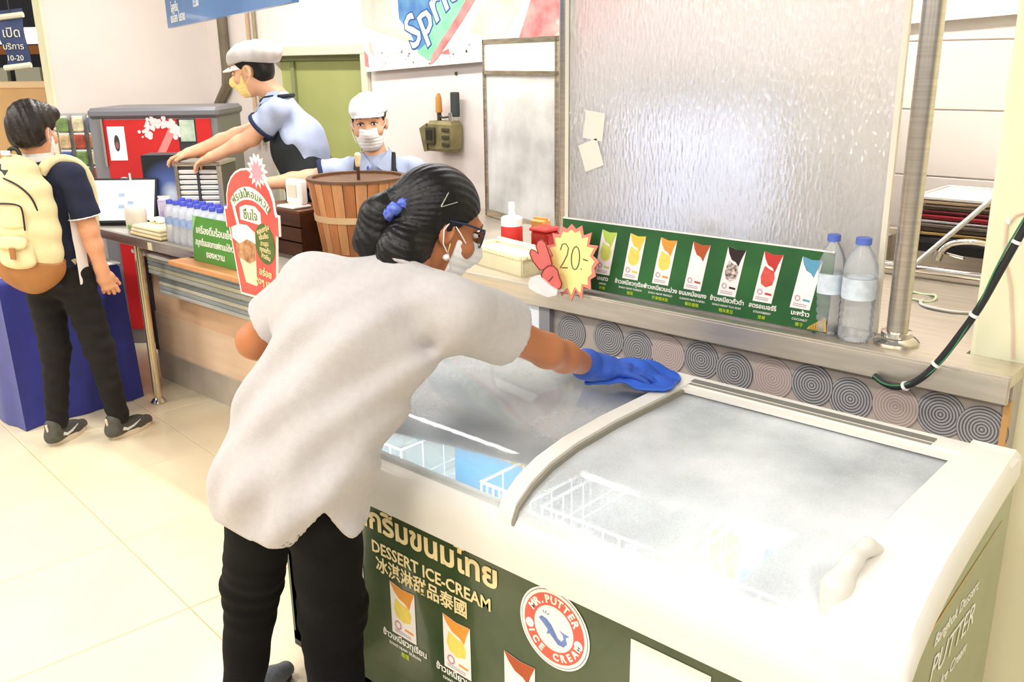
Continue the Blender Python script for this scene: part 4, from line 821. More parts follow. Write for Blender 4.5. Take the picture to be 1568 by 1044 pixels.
# ---- red drinks cooler
M_cr = mat('cooler_red', '#CE2B2B', .3, var=.1, vscale=4); M_cg = mat('cooler_grey', '#8C8A8A', .4, .2)
cc = thing('red_drinks_cooler', 'red drinks cooler with white bubble artwork against the white side wall', 'cooler', (-5.734, 2.589, .0), math.atan2(.505, .567)); cwid = .68
MB().span((-.09, .012, 0), (cwid+.02, .50, 1.47)).build('cabinet', M_cg, cc); MB().span((-.09, -.01, 1.44), (cwid+.04, .51, 1.505), .02).build('top_cap', mat('cooler_top', '#77757A', .4), cc); MB().span((0, 0, .1), (.455, .014, 1.435)).build('red_panel', M_cr, cc); MB().span((.57, .0, .1), (.66, .014, 1.435)).build('red_panel', M_cr, cc); MB().span((.455, .004, .1), (.57, .016, 1.435)).build('dark_window', M_dark, cc); MB().span((.47, -.002, 1.30), (.56, .006, 1.43)).build('bottle_picture', mat('pic_greenwhite', '#DCE3D0', .4, col2='#6E9A78', vscale=9), cc)
MB().span((-.012, -.012, 1.155), (.0, .01, 1.44)).build('trim', M_steel, cc)
MB().span((.02, -.003, 1.19), (.125, 0, 1.395)).build('poster', M_paper, cc); b = MB(); b.add([(.072+.017*math.cos(2*PI*k/20), -.0042, 1.295+.05*math.sin(2*PI*k/20)) for k in range(20)], [tuple(range(20))]); b.build('poster_oval', M_dark, cc); b = MB(); b.add([(.072+.011*math.cos(2*PI*k/20), -.0052, 1.283+.022*math.sin(2*PI*k/20)) for k in range(20)], [tuple(range(20))]); b.build('poster_oval_red', mat('oval_red', '#9A5A60', .5), cc)
m = MB(); random.seed(3)
for k in range(95):
    t = random.random(); a = 2.7-2.3*t; R = .13; x = .355+R*1.0*math.cos(a)*.9+random.gauss(0, .016); z = 1.285+R*math.sin(a)+random.gauss(0, .016); r = random.uniform(.006, .017)
    m.add([(x+r*math.cos(2*PI*q/8), -.0015-.00002*k, z+r*math.sin(2*PI*q/8)) for q in range(8)], [tuple(range(8))])
o = m.build('bubble_artwork', mat('bubble_white', '#F7DEDB', .5), cc); o['kind'] = 'stuff'
m = MB(); m.add([(.27, -.001, 1.16), (.33, -.001, 1.17), (.44, -.001, 1.36), (.40, -.001, 1.38)], [(0, 1, 2, 3)]); m.build('swoosh', mat('swoosh_pink', '#E88984', .5), cc)
text('Coca-Cola', .105, M_txw, cc, (.015, -.003, 1.015), align='LEFT', shear=.35, offset=.001); text('Coca-Cola', .07, M_txw, cc, (.31, -.003, 1.13), align='LEFT', shear=.35, offset=.001)
# ---- hanging snack rack by the side wall
rk = thing('snack_rack', 'grey wire rack of colourful snack packets by the side wall', 'rack', (-6.22, 2.63, 0), AV+.05)
MB().span((-.13, .03, 0), (.17, .06, 1.46)).build('back_panel', mat('rack_grey', '#B9B8B4', .5), rk); MB().span((-.13, -.10, .98), (.17, .06, 1.0)).build('shelf', mat('rack_grey', '#B9B8B4', .5), rk)
for x in (-.13, -.03, .07, .16): MB().tube([(x, .01, .9), (x, .01, 1.45)], .006, 8).build('upright', M_steel, rk, 40)
random.seed(11)
for c in range(3):
    for r in range(4):
        hx = ['#C8803C', '#4E6DA8', '#D9B98A', '#7E9A5A', '#B5513E', '#E5D7B0'][(c*2+r) % 6]; cn = ['amber', 'blue', 'beige', 'green', 'red', 'cream'][(c*2+r) % 6]
        t = thing('snack_packet', f'{cn} snack packet clipped in the grey rack, '+['lowest', 'second', 'third', 'top'][r]+' in its column', 'packet', (-6.22+(-.08+c*.1)*math.cos(AV)+.005*math.sin(AV), 2.63+(-.08+c*.1)*math.sin(AV)-.005*math.cos(AV), 1.02+r*.108), AV, 'snack packets in the grey rack')
        MB().box((0, -.012, .045), (.07, .02, .09), .008).build('packet', mat('snack_'+cn, hx, .35, var=.4, vscale=25), t); MB().box((0, -.012, .096), (.068, .003, .01)).build('crimp', M_white, t)
# ---- blue draped table with brown box
M_cloth = mat('navy_cloth', '#2B2F86', .85, var=.15, vscale=10, bump=.3, bscale=180, sheen=.3)
dt = thing('draped_table', 'low table covered to the floor with royal blue cloth behind the student', 'table', (-5.5, 1.82, 0))
x1, y0, y1, zt = .78, -.31, .29, .755
def ripple(s): return .012*math.sin(s*22)+.008*math.sin(s*41+1)
v = []; f = []; per = []
n = 26
for i in range(n): per.append((-.9+(x1+.9)*i/n, y0, 0, -1))
for i in range(n//2): per.append((x1, y0+(y1-y0)*i/(n//2), 1, 0))
for i in range(n): per.append((x1-(x1+.9)*i/n, y1, 0, 1))
for i in range(n//2): per.append((-.9, y1-(y1-y0)*i/(n//2), -1, 0))
NP = len(per)
for (zz_, k) in ((.004, 1.), (.25, .75), (.5, .4), (zt-.015, .05), (zt, 0)):
    for i, (x, y, nx, ny) in enumerate(per): r = ripple(i*.09)*k+.022*k-(.012 if zz_ == zt else 0); v.append((x+nx*r, y+ny*r, zz_))
for j in range(4):
    for i in range(NP): f.append((j*NP+i, j*NP+(i+1) % NP, (j+1)*NP+(i+1) % NP, (j+1)*NP+i))
f.append(tuple(4*NP+i for i in range(NP)))
MB().add(v, f).build('tablecloth', M_cloth, dt, 50); MB().span((-.88, y0+.02, zt-.03), (x1-.02, y1-.02, zt-.004)).build('table_board', M_brown, dt)
MB().span((x1-.30, y0+.06, zt+.001), (x1+.008, y1+.005, zt+.008)).build('white_runner', M_paper, dt)
bb = thing('brown_box', 'small brown wooden box on the blue draped table', 'box', (-4.97, 1.93, zt+.009)); MB().box((0, 0, .055), (.36, .22, .11), .004).build('body', mat('box_brown', '#6E3A2C', .4, var=.2), bb); MB().box((0, 0, .113), (.365, .225, .012), .003).build('lid', mat('box_brown2', '#7D4636', .4), bb); MB().box((.184, 0, .08), (.006, .04, .015)).build('latch', M_steel, bb)
# ================================================================== along the back wall
# tilted banner
M_bn = mat('banner_base', '#EFE9E2', .6, var=.06, vscale=6)
bn = thing('soft_drink_banner', 'wide pale soft drink banner with blue, green and red artwork along the back wall', 'banner', (-4.545, 3.70, 1.70))
B0 = lambda x: .052*x                      # the lower edge climbs to the right
def bp_(pts, y, m, nm_): return MB().prism([(x, z+B0(x)) for x, z in pts], .002, lambda p: (p[0], y+p[1], p[2])).build(nm_, m, bn)
bp_([(0, 0), (3.9, 0), (3.9, .9), (0, .9)], 0, M_bn, 'banner_sheet'); bp_([(0, -.004), (3.9, -.004), (3.9, .004), (0, .004)], -.003, M_txw, 'lower_hem')
M_bred = mat('banner_red', '#DE5A5C', .6, col2='#EBA69E', vscale=9); M_bpk = mat('banner_pink', '#EFB3A4', .6, col2='#F3D6C6', vscale=6); M_bor = mat('banner_orange', '#F4C7A0', .6, col2='#F2DFCB', vscale=5); M_bblue = mat('banner_blue', '#3F6CA8', .6, col2='#6FA3C4', vscale=8); M_bgr = mat('banner_green', '#6FBF94', .6, col2='#9AD3B4', vscale=8)
bp_([(0, .26), (.30, .17), (.42, .13), (.43, .16), (.28, .24), (.18, .9), (0, .9)], -.0025, M_bpk, 'pink_splash'); bp_([(.0, .03), (.035, .02), (.03, .09), (0, .12)], -.0027, M_bred, 'red_splash'); bp_([(.05, .11), (.09, .08), (.07, .16), (.05, .18)], -.0027, M_bpk, 'red_streak')
bp_([(.30, .9), (.33, .27), (.42, .19), (.47, .10), (.52, .055), (.66, .28), (.80, .9)], -.0026, M_bblue, 'blue_field'); bp_([(.47, .08), (.56, .03), (.64, .04), (.80, .20), (.92, .36), (.95, .9), (.78, .9), (.62, .30), (.55, .12)], -.0028, M_bgr, 'green_field')
bp_([(.57, -.0), (.63, .03), (.85, .22), (1.05, .42), (1.15, .9), (1.09, .9), (.99, .44), (.80, .24), (.60, .06)], -.0032, M_bred, 'red_slash'); bp_([(.66, .06), (.74, .05), (.73, .08)], -.0034, M_bred, 'red_drop')
bp_([(.90, .16), (1.12, .08), (1.30, .30), (1.50, .9), (1.22, .9), (1.10, .42)], -.0024, M_bor, 'orange_glow'); bp_([(1.22, .03), (1.30, -.0), (1.95, .02), (2.05, .9), (1.62, .9)], -.0026, M_bred, 'red_field')
for k in range(9): a = k*.7; x = 1.62+.14*math.cos(a)*(.5+k*.06); z = .12+.09*math.sin(a); bp_([(x+.022*math.cos(q*PI/4), z+.016*math.sin(q*PI/4)) for q in range(8)], -.0030, M_bpk, 'pale_spot')
bp_([(2.3, .12), (2.7, .05), (2.9, .2), (2.8, .9), (2.2, .9)], -.0025, M_bpk, 'pink_splash'); bp_([(2.98, .02), (3.05, .01), (3.25, .30), (3.4, .9), (3.25, .9), (3.1, .30)], -.0028, M_bred, 'red_slash')
M_ltw = mat('banner_white', '#F4F6F6', .5); M_ltb = mat('banner_outline', '#2F5A96', .5)
for s_, off, mm, dy in (('Sprite', .012, M_ltb, -.0034), ('Sprite', .003, M_ltw, -.0042)):
    t = text(s_, .25, mm, bn, (.435, dy, .11), rot=(PI/2, -.62, 0), align='LEFT', shear=.15, offset=off, sx=1.0)
m = MB(); random.seed(5)
for k in range(60):
    x = random.uniform(.12, .9); z = random.uniform(.01, .1)+B0(x); r = random.uniform(.004, .012); m.add([(x+r*math.cos(2*PI*q/6), -.0022, z+r*math.sin(2*PI*q/6)) for q in range(6)], [tuple(range(6))])
o = m.build('droplet_print', mat('print_grey', '#D5D0CC', .6), bn); o['kind'] = 'stuff'
# menu board hanging over the table
M_mb = mat('menu_blue', '#5F86BE', .25, var=.2, vscale=2, coat=.4)
mbd = thing('menu_board', 'glossy blue menu board with white Thai lettering hanging above the steel table', 'menu board', (-3.948, 2.127, 1.905), math.atan2(1.59-2.127, -2.37+3.948))
MB().span((0, 0, 0), (1.9, .02, .55)).build('board', M_mb, mbd)
text('ไอศกรีม', .05, M_txw, mbd, (.13, -.001, .06), align='LEFT'); text('แม่เลี้ยง  โบราณ', .05, M_txw, mbd, (.10, -.001, .018), align='LEFT'); text('15.00', .05, M_txw, mbd, (.60, -.001, .055), align='LEFT'); text('ชาเย็น', .05, M_txw, mbd, (.42, -.001, .13), align='LEFT'); text('ปั่น', .05, M_txw, mbd, (.92, -.001, .07), align='LEFT')
for x in (.25, 1.6): MB().tube([(x, .01, .55), (x, .01, 1.15)], .004, 6).build('hanger', M_steel, mbd, 40)
# olive electrical isolator on the wall
M_ol = mat('meter_olive', '#8C8258', .5, .2, var=.4, vscale=12); M_old = mat('meter_dark', '#4F4A34', .5, .2, var=.3, vscale=12)
mt = thing('wall_isolator', 'worn olive metal box with pipe stubs mounted on the back wall', 'electrical box', (-3.86, YB-.0, 1.355))
MB().box((.0, -.06, -.01), (.20, .11, .17), .018).build('case', M_ol, mt); MB().box((-.055, -.122, -.005), (.075, .016, .095), .004).build('front_plate', M_old, mt); MB().box((-.055, -.132, .0), (.045, .006, .055), .002).build('dial_window', mat('meter_glass', '#2E2A20', .2), mt); MB().prism([(-.16, .03), (-.10, .06), (-.10, -.09), (-.125, -.10)], .05, lambda p: (p[0], -.11+p[1], p[2])).build('side_lug', M_ol, mt); MB().box((.065, -.118, .03), (.06, .01, .02), .003).build('rib', M_old, mt); MB().box((.065, -.118, -.01), (.06, .01, .02), .003).build('rib', M_old, mt); MB().box((.065, -.118, -.05), (.06, .01, .02), .003).build('rib', M_old, mt)
MB().tube([(-.04, -.06, .07), (-.04, -.06, .12)], .013, 10).build('pipe_stub', M_old, mt, 40); MB().tube([(-.04, -.06, .12), (-.042, -.06, .20), (-.04, -.06, .225)], [.020, .018, .008], 12).build('orange_handle', mat('handle_orange', '#C9883A', .45), mt, 40); MB().tube([(.055, -.06, .07), (.055, -.06, .12)], .016, 10).build('pipe_stub', M_chrome, mt, 40); MB().box((.075, -.045, .165), (.055, .03, .135), .006).build('dark_tag', mat('tag_dark', '#3B403E', .6), mt); MB().tube([(-.04, -.06, .10), (.0, -.07, .092), (.055, -.06, .10)], .006, 8).build('link_pipe', M_old, mt, 40)
for x, z in ((-.055, .42), (.05, .33)): MB().box((x, -.006, z), (.012, .012, .018), .002).build('wall_screw', M_old, mt)
# glass door cooler turned towards the counter
def glassdoor(name):
    return glass_mat(name, .12, 4, .45, .85, (.97, .95, .88))
gc = thing('glass_door_cooler', 'misted glass door cooler with a blank lit header behind the steel post', 'cooler', (-3.26, 3.40, .99), math.atan2(-.20, .62)); gw = .68
M_gf = mat('cooler_frame', '#B9AF98', .25, .8, var=.4, vscale=9, stretch=(1, 1, 6))
MB().span((0, .02, 0), (gw, .26, .05)).build('floor_panel', M_frz, gc); MB().span((0, .02, .82), (gw, .26, .86)).build('roof_panel', M_frz, gc); MB().span((0, .24, .05), (gw, .26, .82)).build('back_panel', M_frz, gc); MB().span((0, .02, .05), (.02, .24, .82)).build('side_panel', M_frz, gc); MB().span((gw-.02, .02, .05), (gw, .24, .82)).build('side_panel', M_frz, gc)
MB().span((.015, -.005, .715), (gw-.015, .03, .835)).build('lit_header', mat('header_white', '#FFFDF8', .4, emit=.9), gc)
for a, b in (((0, -.012, .835), (gw, .02, .86)), ((0, -.012, .695), (gw, .02, .716)), ((0, -.012, 0), (gw, .02, .035)), ((0, -.012, 0), (.02, .02, .86)), ((gw-.02, -.012, 0), (gw, .02, .86))): MB().span(a, b, .002).build('door_frame', M_gf, gc)
MB().span((.02, -.002, .035), (gw-.02, .004, .695)).build('door_glass', glassdoor('cooler_glass'), gc)
MB().tube([(.05, .06, .68), (gw-.05, .06, .68)], .010, 10).build('fill_tube', mat('tube_white', '#FFF8EC', .5, emit=40), gc, 40)  # glowing tube added to brighten the inside of the cooler
for z in (.25, .45): MB().span((.03, .05, z), (gw-.03, .23, z+.008)).build('shelf', M_wire, gc)
random.seed(2)
for k in range(7):
    t = thing('drink_carton', ['cream', 'orange', 'white', 'blue', 'pink', 'tan', 'pale green'][k]+' carton inside the misted glass door cooler', 'carton', (-3.26+.115+k*.076, 3.40+.10-k*.0245, 1.041), -.3, 'cartons inside the glass door cooler'); tm = mat(f'carton_{k}', ['#E9DDBA', '#E3B98A', '#EDEBE6', '#9FB3CC', '#E2BFB4', '#CDB28E', '#C6CFAE'][k], .5, var=.2, vscale=20); MB().box((0, 0, .07), (.062, .06, .14), .004).build('body', tm, t); MB().box((0, 0, .15), (.062, .012, .02)).build('fold', tm, t)
bkc = thing('back_counter', 'plain steel back counter carrying the misted glass door cooler', 'counter', (-3.45, 3.05, 0)); MB().span((0, 0, .95), (1.1, .68, .988), .004).build('top', M_steelB, bkc); MB().span((.02, .03, .10), (1.08, .66, .95)).build('cabinet', M_panel, bkc)
# lit cooler seen through the misted screen
lc = thing('lit_cooler', 'upright cooler glowing bluish white behind the misted screen', 'cooler', (-2.28, 3.18, .10)); MB().span((0, .01, 0), (.78, .50, 1.62), .01).build('cabinet', M_frz, lc); MB().span((.04, -.004, .12), (.74, .012, 1.50)).build('lit_door', mat('door_glow', '#DDE6FF', .4, emit=1.1), lc)
for a, b in (((.0, -.012, .08), (.04, .012, 1.54)), ((.74, -.012, .08), (.78, .012, 1.54)), ((.0, -.012, 1.50), (.78, .012, 1.56)), ((0, -.012, .06), (.78, .012, .12))): MB().span(a, b, .003).build('door_frame', M_steel, lc)
MB().tube([(.72, -.04, .7), (.72, -.04, 1.1)], .012, 8).build('handle', M_steel, lc, 40)
# ================================================================== people
M_skinW = mat('skin_warm', '#B8744A', .5, var=.08, vscale=14, bump=.05, bscale=120); M_skinM = mat('skin_light', '#E0A27C', .5, var=.06, vscale=14, bump=.05, bscale=120); M_skinC = mat('skin_fair', '#E6B08C', .5, var=.06, vscale=14, bump=.05, bscale=120)
M_hair = mat('hair_black', '#0E0B0A', .42, var=.35, vscale=30, bump=.35, bscale=90, spec=.4)
M_eyeW = mat('eye_white', '#EFEAE4', .3); M_iris = mat('eye_iris', '#20130D', .2); M_lip = mat('lip', '#B5655A', .5)
A_ = lambda *p: np.array(p, float)
def frame(f, up=(0, 0, 1)):
    f = nrm(f); u = np.array(up, float); u = nrm(u-f*np.dot(u, f)); return f, u, np.cross(f, u)
def head_prims(H, f, u, r, s=1.):
    R = np.stack([r, f, u]); a = lambda x, y, z: H+(r*x+f*y+u*z)*s
    p = [ell(a(0, -.012, .035), R, A_(.076, .096, .088)*s, k=.02), ell(a(0, .022, -.04), R, A_(.062, .068, .075)*s, k=.03), ell(a(0, .04, -.085), R, A_(.036, .034, .03)*s, k=.03),
         cone(a(0, .088, .012), a(0, .108, -.028), .008*s, .014*s, k=.012), ell(a(0, .082, .03), R, A_(.05, .014, .014)*s, k=.015)]
    for q in (-1, 1):
        p += [ell(a(q*.045, .062, -.03), R, A_(.022, .022, .022)*s, k=.02), ell(a(q*.077, -.008, -.008), R, A_(.010, .019, .031)*s, k=.006), ell(a(q*.083, -.004, -.004), R, A_(.006, .010, .018)*s, k=.002, sub=True)]
    return p
def hand_prims(W, d, n, side=1, curl=.5, spread=.12, s=1., thumb=.6):
    d = nrm(d); n = nrm(np.asarray(n, float)-d*np.dot(n, d)); l = np.cross(d, n)*side; W = np.asarray(W, float); p = []
    p += [cone(W-d*.03*s, W+d*.03*s, .024*s, .026*s, u=l, s=1.25, k=.015), cone(W+d*.03*s, W+d*.075*s, .021*s, .019*s, u=l, s=1.75, k=.015)]
    for i, (o, L_) in enumerate(((.031, .066), (.0105, .075), (-.0105, .070), (-.030, .054))):
        b = W+d*(.088-.004*abs(i-1))*s+l*o*s; ang = spread*(1.3-i*.85); dd = nrm(d*math.cos(ang)+l*math.sin(ang)); c = curl*(.25+.1*i); q = b; rr = .0092 if i < 3 else .0082
        for j, fr in enumerate((.45, .32, .25)):
            v = nrm(dd*math.cos(c)+n*math.sin(c)); e = q+v*L_*fr*s; p.append(cone(q, e, (rr-.0007*j)*s, (rr-.0007*(j+1))*s, k=.004)); q = e; c += curl*.75
    b = W+d*.022*s+l*.026*s; v = nrm(d*.75+l*thumb+n*.25); e = b+v*.042*s; p.append(cone(b, e, .0135*s, .0105*s, k=.010)); v2 = nrm(d*.95+l*.25+n*.3); p.append(cone(e, e+v2*.030*s, .0105*s, .0085*s, k=.004))
    return p
def limb(a, b, c, r0, r1, r2, k=.02): return [cone(a, b, r0, r1, k=k), cone(b, c, r1, r2, k=k)]
def torso(J, g=0.):
    return [cone(J['pelvis'], J['waist'], .105+g, .098+g, u=J['lp'], s=1.38, k=.05), cone(J['waist'], J['chest'], .098+g, .108+g, u=J['lc'], s=1.38, k=.05), cone(J['sl'], J['sr'], .052+g, .052+g, k=.05), cone(J['chest'], J['neck'], .09+g, .05+g*.3, k=.05)]
def skin(t, J, m, org, hands=True, hv=.0042, hs=1.):
    f, u, r = J['hf']; body = torso(J, -.012)+[cone(J['neck'], J['head']-u*.03-f*.015, .050*hs, .046*hs, k=.02)]
    body += limb(J['hl'], J['kl'], J['al'], .066, .048, .034)+limb(J['hr'], J['kr'], J['ar'], .066, .048, .034)
    body += limb(J['sl'], J['el'], J['wl'], .036, .028, .016)+limb(J['sr'], J['er'], J['wr'], .036, .028, .016)
    pt = [sdf(body, .009), sdf([cone(J['neck'], J['head']-u*.05-f*.015, .050*hs, .046*hs, k=.02)]+head_prims(J['head'], f, u, r, hs), hv)]
    for sd, S_, E_, W_h, key in ((-1, 'sl', 'el', 'wl', 'handl'), (1, 'sr', 'er', 'wr', 'handr')):
        a = [cone(J[S_], J[E_], .047, .039, k=.02), cone(J[E_], J[E_]+(J[W_h]-J[E_])*.35, .041, .038, k=.02), cone(J[E_]+(J[W_h]-J[E_])*.35, J[W_h], .039, .0255, u=None, k=.02)]
        if J.get(key): d, n, cu = J[key][:3]; a += hand_prims(J[W_h], d, n, sd, cu, *(J[key][3:]))
        pt.append(sdf(a, .0036 if J.get(key) else .006))
    return soft('body', pt, m, t, org, it=1)
def folds(*fs):
    """sum of soft waves: (direction, wavelength, amplitude, warp, centre, reach)"""
    def fn(X, Y, Z):
        o = 0
        for d, wl, am, wp, c, rc in fs:
            d = nrm(d); ph = (X*d[0]+Y*d[1]+Z*d[2])*2*PI/wl; e = np.cross(d, nrm(A_(.3, .5, .8))); q = (X*e[0]+Y*e[1]+Z*e[2])*2*PI/(wl*3.3)
            env = np.exp(-((X-c[0])**2+(Y-c[1])**2+(Z-c[2])**2)/rc**2) if c is not None else 1.
            o = o+am*np.sin(ph+wp*np.sin(q+1.3*np.sin(q*.6)))*env*(.6+.4*np.sin(q*.8+.7))
        return o+0*(X+Y+Z)
    return fn
def hemcut(z0, th=.012, band=.05, extra=None):
    def fn(D, X, Y, Z):
        E = np.maximum(D, z0-Z+0*D); inner = np.where(Z < z0+band, -(D+th), -1.); E = np.maximum(E, inner)
        return extra(E, X, Y, Z) if extra else E
    return fn
def sleeve(S_, E_, frac, r0, r1, ra=.046, vox=.006, disp=None, tilt=0.):
    d = nrm(E_-S_); end = S_+(E_-S_)*frac
    P_ = [cone(S_, S_+(E_-S_)*(frac+.25), r0, r1, k=.02), cone(S_+(E_-S_)*(frac-.18), S_+(E_-S_)*(frac+.5), ra, ra, k=.01, sub=True)]
    return sdf(P_, vox, cut=lambda D, X, Y, Z: np.maximum(D, (X-end[0])*d[0]+(Y-end[1])*d[1]+(Z-end[2])*d[2]), disp=disp)
def cuff(S_, E_, f0, f1, r, vox=.005):
    d = nrm(E_-S_); a = S_+(E_-S_)*f0; b = S_+(E_-S_)*f1
    def cut(D, X, Y, Z):
        t = (X-a[0])*d[0]+(Y-a[1])*d[1]+(Z-a[2])*d[2]; L_ = np.linalg.norm(b-a); return np.maximum(D, np.maximum(-t, t-L_))
    return sdf([cone(a-d*.03, b+d*.03, r, r, k=.01), cone(a-d*.05, b+d*.05, r-.013, r-.013, k=.01, sub=True)], vox, cut=cut)
def shoe(name, ank, toe, m_up, m_sole, t, org, s=1., h=0.):
    ank = np.asarray(ank, float); d = nrm(A_(toe[0], toe[1], 0)); z0 = A_(ank[0], ank[1], h)
    up = [cone(z0-d*.045+A_(0, 0, .045), z0+d*.10+A_(0, 0, .035), .038, .034, k=.03), cone(z0+d*.09+A_(0, 0, .034), z0+d*.165+A_(0, 0, .028), .038, .027, k=.03), cone(z0-d*.035+A_(0, 0, .05), z0-d*.03+A_(0, 0, .095), .036, .040, k=.02)]
    o = soft(name, [sdf(up, .0055, cut=lambda D, X, Y, Z: np.maximum(D, h+.018-Z+0*D))], m_up, t, org, it=1)
    l = A_(-d[1], d[0], 0); pts = []
    for k in range(26):
        a = 2*PI*k/26; c, s_ = math.cos(a), math.sin(a); wv = .041 if c > -.2 else .036; pts.append(z0+d*(.062+.125*c*(1.0 if c > 0 else .93))+l*wv*s_*(1-.25*abs(c)**3)-org)
    b = MB(); n = 26; b.add([tuple(p+A_(0, 0, .001)) for p in pts]+[tuple(p+A_(0, 0, .026)) for p in pts], [tuple(range(n)), tuple(range(n, 2*n))]+[(i, (i+1) % n, (i+1) % n+n, i+n) for i in range(n)]); b.build('shoe_sole', m_sole, o, 50)
    return o, z0, d, l
def eyes(t, J, org, brow=True, s=1.):
    f, u, r = J['hf']; H = J['head']
    for q in (-1, 1):
        c = H+r*q*.031*s+f*.083*s+u*.006*s-org
        R = np.stack([r, f, u]); o = soft('eye', [sdf([ell(c, R, A_(.0145, .0085, .0058)*s, k=.004)], .0016, pad=.008)], M_eyeW, t, it=1)
        b = MB(); v = [tuple(c+f*.0078*s+(r*math.cos(2*PI*k/12)+u*math.sin(2*PI*k/12))*.0054*s) for k in range(12)]; b.add(v+[tuple(c+f*.0098*s)], [(k, (k+1) % 12, 12) for k in range(12)]); b.build('iris', M_iris, o, 60)
        MB().tube([tuple(c+r*x*s*q+f*(.006-abs(x)*.2)*s+u*z*s) for x, z in ((-.016, .002), (-.008, .0062), (.004, .0066), (.017, .001))], .0026*s, 6).build('eyelid', M_iris, o, 60)
        if brow: MB().tube([tuple(c+r*x*s*q+f*(.008-max(0, x)*.35)*s+u*z*s) for x, z in ((-.02, .021), (-.006, .027), (.008, .028), (.022, .021))], [.0022, .0034, .0032, .0014], 6).build('eyebrow', M_hair, t, 60)
def mask(t, J, org, m, s=1., top=.012, vox=.004, loops=True):
    f, u, r = J['hf']; H = J['head']; R = np.stack([r, f, u]); a = lambda x, y, z: H+(r*x+f*y+u*z)*s
    P_ = [ell(a(0, .022, -.04), R, A_(.068, .078, .082)*s, k=.03), ell(a(0, .042, -.085), R, A_(.042, .042, .036)*s, k=.03), cone(a(0, .096, -.005), a(0, .108, -.035), .014*s, .021*s, k=.045)]
    def cut(D, X, Y, Z):
        x = (X-H[0])*r[0]+(Y-H[1])*r[1]+(Z-H[2])*r[2]; y = (X-H[0])*f[0]+(Y-H[1])*f[1]+(Z-H[2])*f[2]; z = (X-H[0])*u[0]+(Y-H[1])*u[1]+(Z-H[2])*u[2]
        pl = .004*np.sin(z*2*PI/.016)*0.25
        return np.maximum(np.maximum(D+pl, z+top*s-.12*np.abs(x)), np.maximum(.028*s-y, -.118*s-z))
    o = soft('face_mask', [sdf(P_, vox, cut=cut)], m, t, org, it=1)
    if loops:
        for q in (-1, 1):
            e = a(q*.080, -.006, .02)
            MB().tube([tuple(p-org) for p in (a(q*.066, .050, -.018), a(q*.078, .025, -.002), e, a(q*.090, -.022, -.005), a(q*.086, -.012, -.035), a(q*.078, .012, -.055), a(q*.066, .035, -.082))], .0016*s, 6).build('ear_loop', m, o, 60)
    return o
# ------------------------------------------------------------------ 1. cleaner leaning over the freezer
J = dict(pelvis=A_(-1.625, 1.04, .84), waist=A_(-1.60, 1.10, 1.0), chest=A_(-1.55, 1.20, 1.17), neck=A_(-1.525, 1.325, 1.315), head=A_(-1.535, 1.435, 1.388), lp=nrm(A_(1, .12, 0)), lc=nrm(A_(.339, .163, -.045)),
         sl=A_(-1.690, 1.19, 1.275), sr=A_(-1.385, 1.335, 1.235), el=A_(-1.852, 1.125, 1.122), er=A_(-1.345, 1.60, 1.085), wl=A_(-1.79, 1.33, 1.0), wr=A_(-1.39, 1.835, .975),
         hl=A_(-1.715, 1.03, .82), hr=A_(-1.535, 1.07, .82), kl=A_(-1.92, 1.09, .46), kr=A_(-1.66, 1.15, .47), al=A_(-2.03, 1.09, .08), ar=A_(-1.64, 1.12, .08))
J['hf'] = frame((.34, .86, -.38), (.05, .25, 1)); J['handl'] = (A_(.3, .8, -.4), A_(0, 0, -1), .4)
org = A_(-1.78, 1.08, 0)
wm = thing('person', 'cleaner in pale grey shirt and blue glove leaning over the freezer', 'person', tuple(org))
skin(wm, J, M_skinW, org, hv=.0034)
f, u, r = J['hf']; H = J['head']
M_tee = mat('shirt_pale_grey', '#B9B3B1', .85, var=.05, vscale=60, bump=.25, bscale=220, sheen=.2)
g_ = A_(.53, .14, -.82)
wf_ = folds((g_, .07, .011, 1.9, A_(-1.47, 1.2, 1.06), .17), (A_(.62, .2, -.75), .11, .009, 1.7, A_(-1.6, 1.1, .95), .35), (A_(.75, .2, -.6), .16, .005, 1.2, None, 1), (A_(.95, .3, -.1), .11, .007, 1.3, A_(-1.58, .98, .80), .2))
SEAM = nrm(A_(.96, -.05, 0)); TAN = A_(-SEAM[1], SEAM[0], 0); sc_ = A_(-1.62, 1.05, 0)
def slit(E, X, Y, Z):
    o_ = (X-sc_[0])*SEAM[0]+(Y-sc_[1])*SEAM[1]; t_ = (X-sc_[0])*TAN[0]+(Y-sc_[1])*TAN[1]+.045; wd = (.868-Z)*.62
    return np.where(o_ > .08, np.maximum(E, wd-np.abs(t_)+0*Z), E)
tor = [cone((-1.635, 1.035, .66), (-1.625, 1.04, .86), .148, .138, u=J['lp'], s=1.40, k=.05), cone((-1.625, 1.04, .86), (-1.60, 1.10, 1.0), .136, .122, u=J['lp'], s=1.38, k=.05), cone((-1.60, 1.10, 1.0), (-1.55, 1.19, 1.16), .122, .126, u=J['lc'], s=1.40, k=.05), cone(J['sl'], J['sr'], .066, .066, k=.05), cone(J['chest'], J['neck']+A_(-.005, -.01, -.03), .10, .072, k=.06), cone(J['sl'], J['sl']+(J['el']-J['sl'])*.4, .068, .07, k=.04), cone(J['sr'], J['sr']+(J['er']-J['sr'])*.4, .074, .078, k=.05)]
def neckcut(E, X, Y, Z):
    E = slit(E, X, Y, Z); n_ = nrm(A_(.0, .55, .83)); c_ = J['neck']+A_(0, -.005, .012); return np.maximum(E, (X-c_[0])*n_[0]+(Y-c_[1])*n_[1]+(Z-c_[2])*n_[2])
sh1 = sdf(tor, .0065, cut=hemcut(.785, .012, .07, neckcut), disp=wf_)
sl_ = sleeve(J['sr'], J['er'], .54, .077, .086, .050, disp=wf_); sl2 = sleeve(J['sl'], J['el'], .68, .068, .074, .048, disp=wf_)
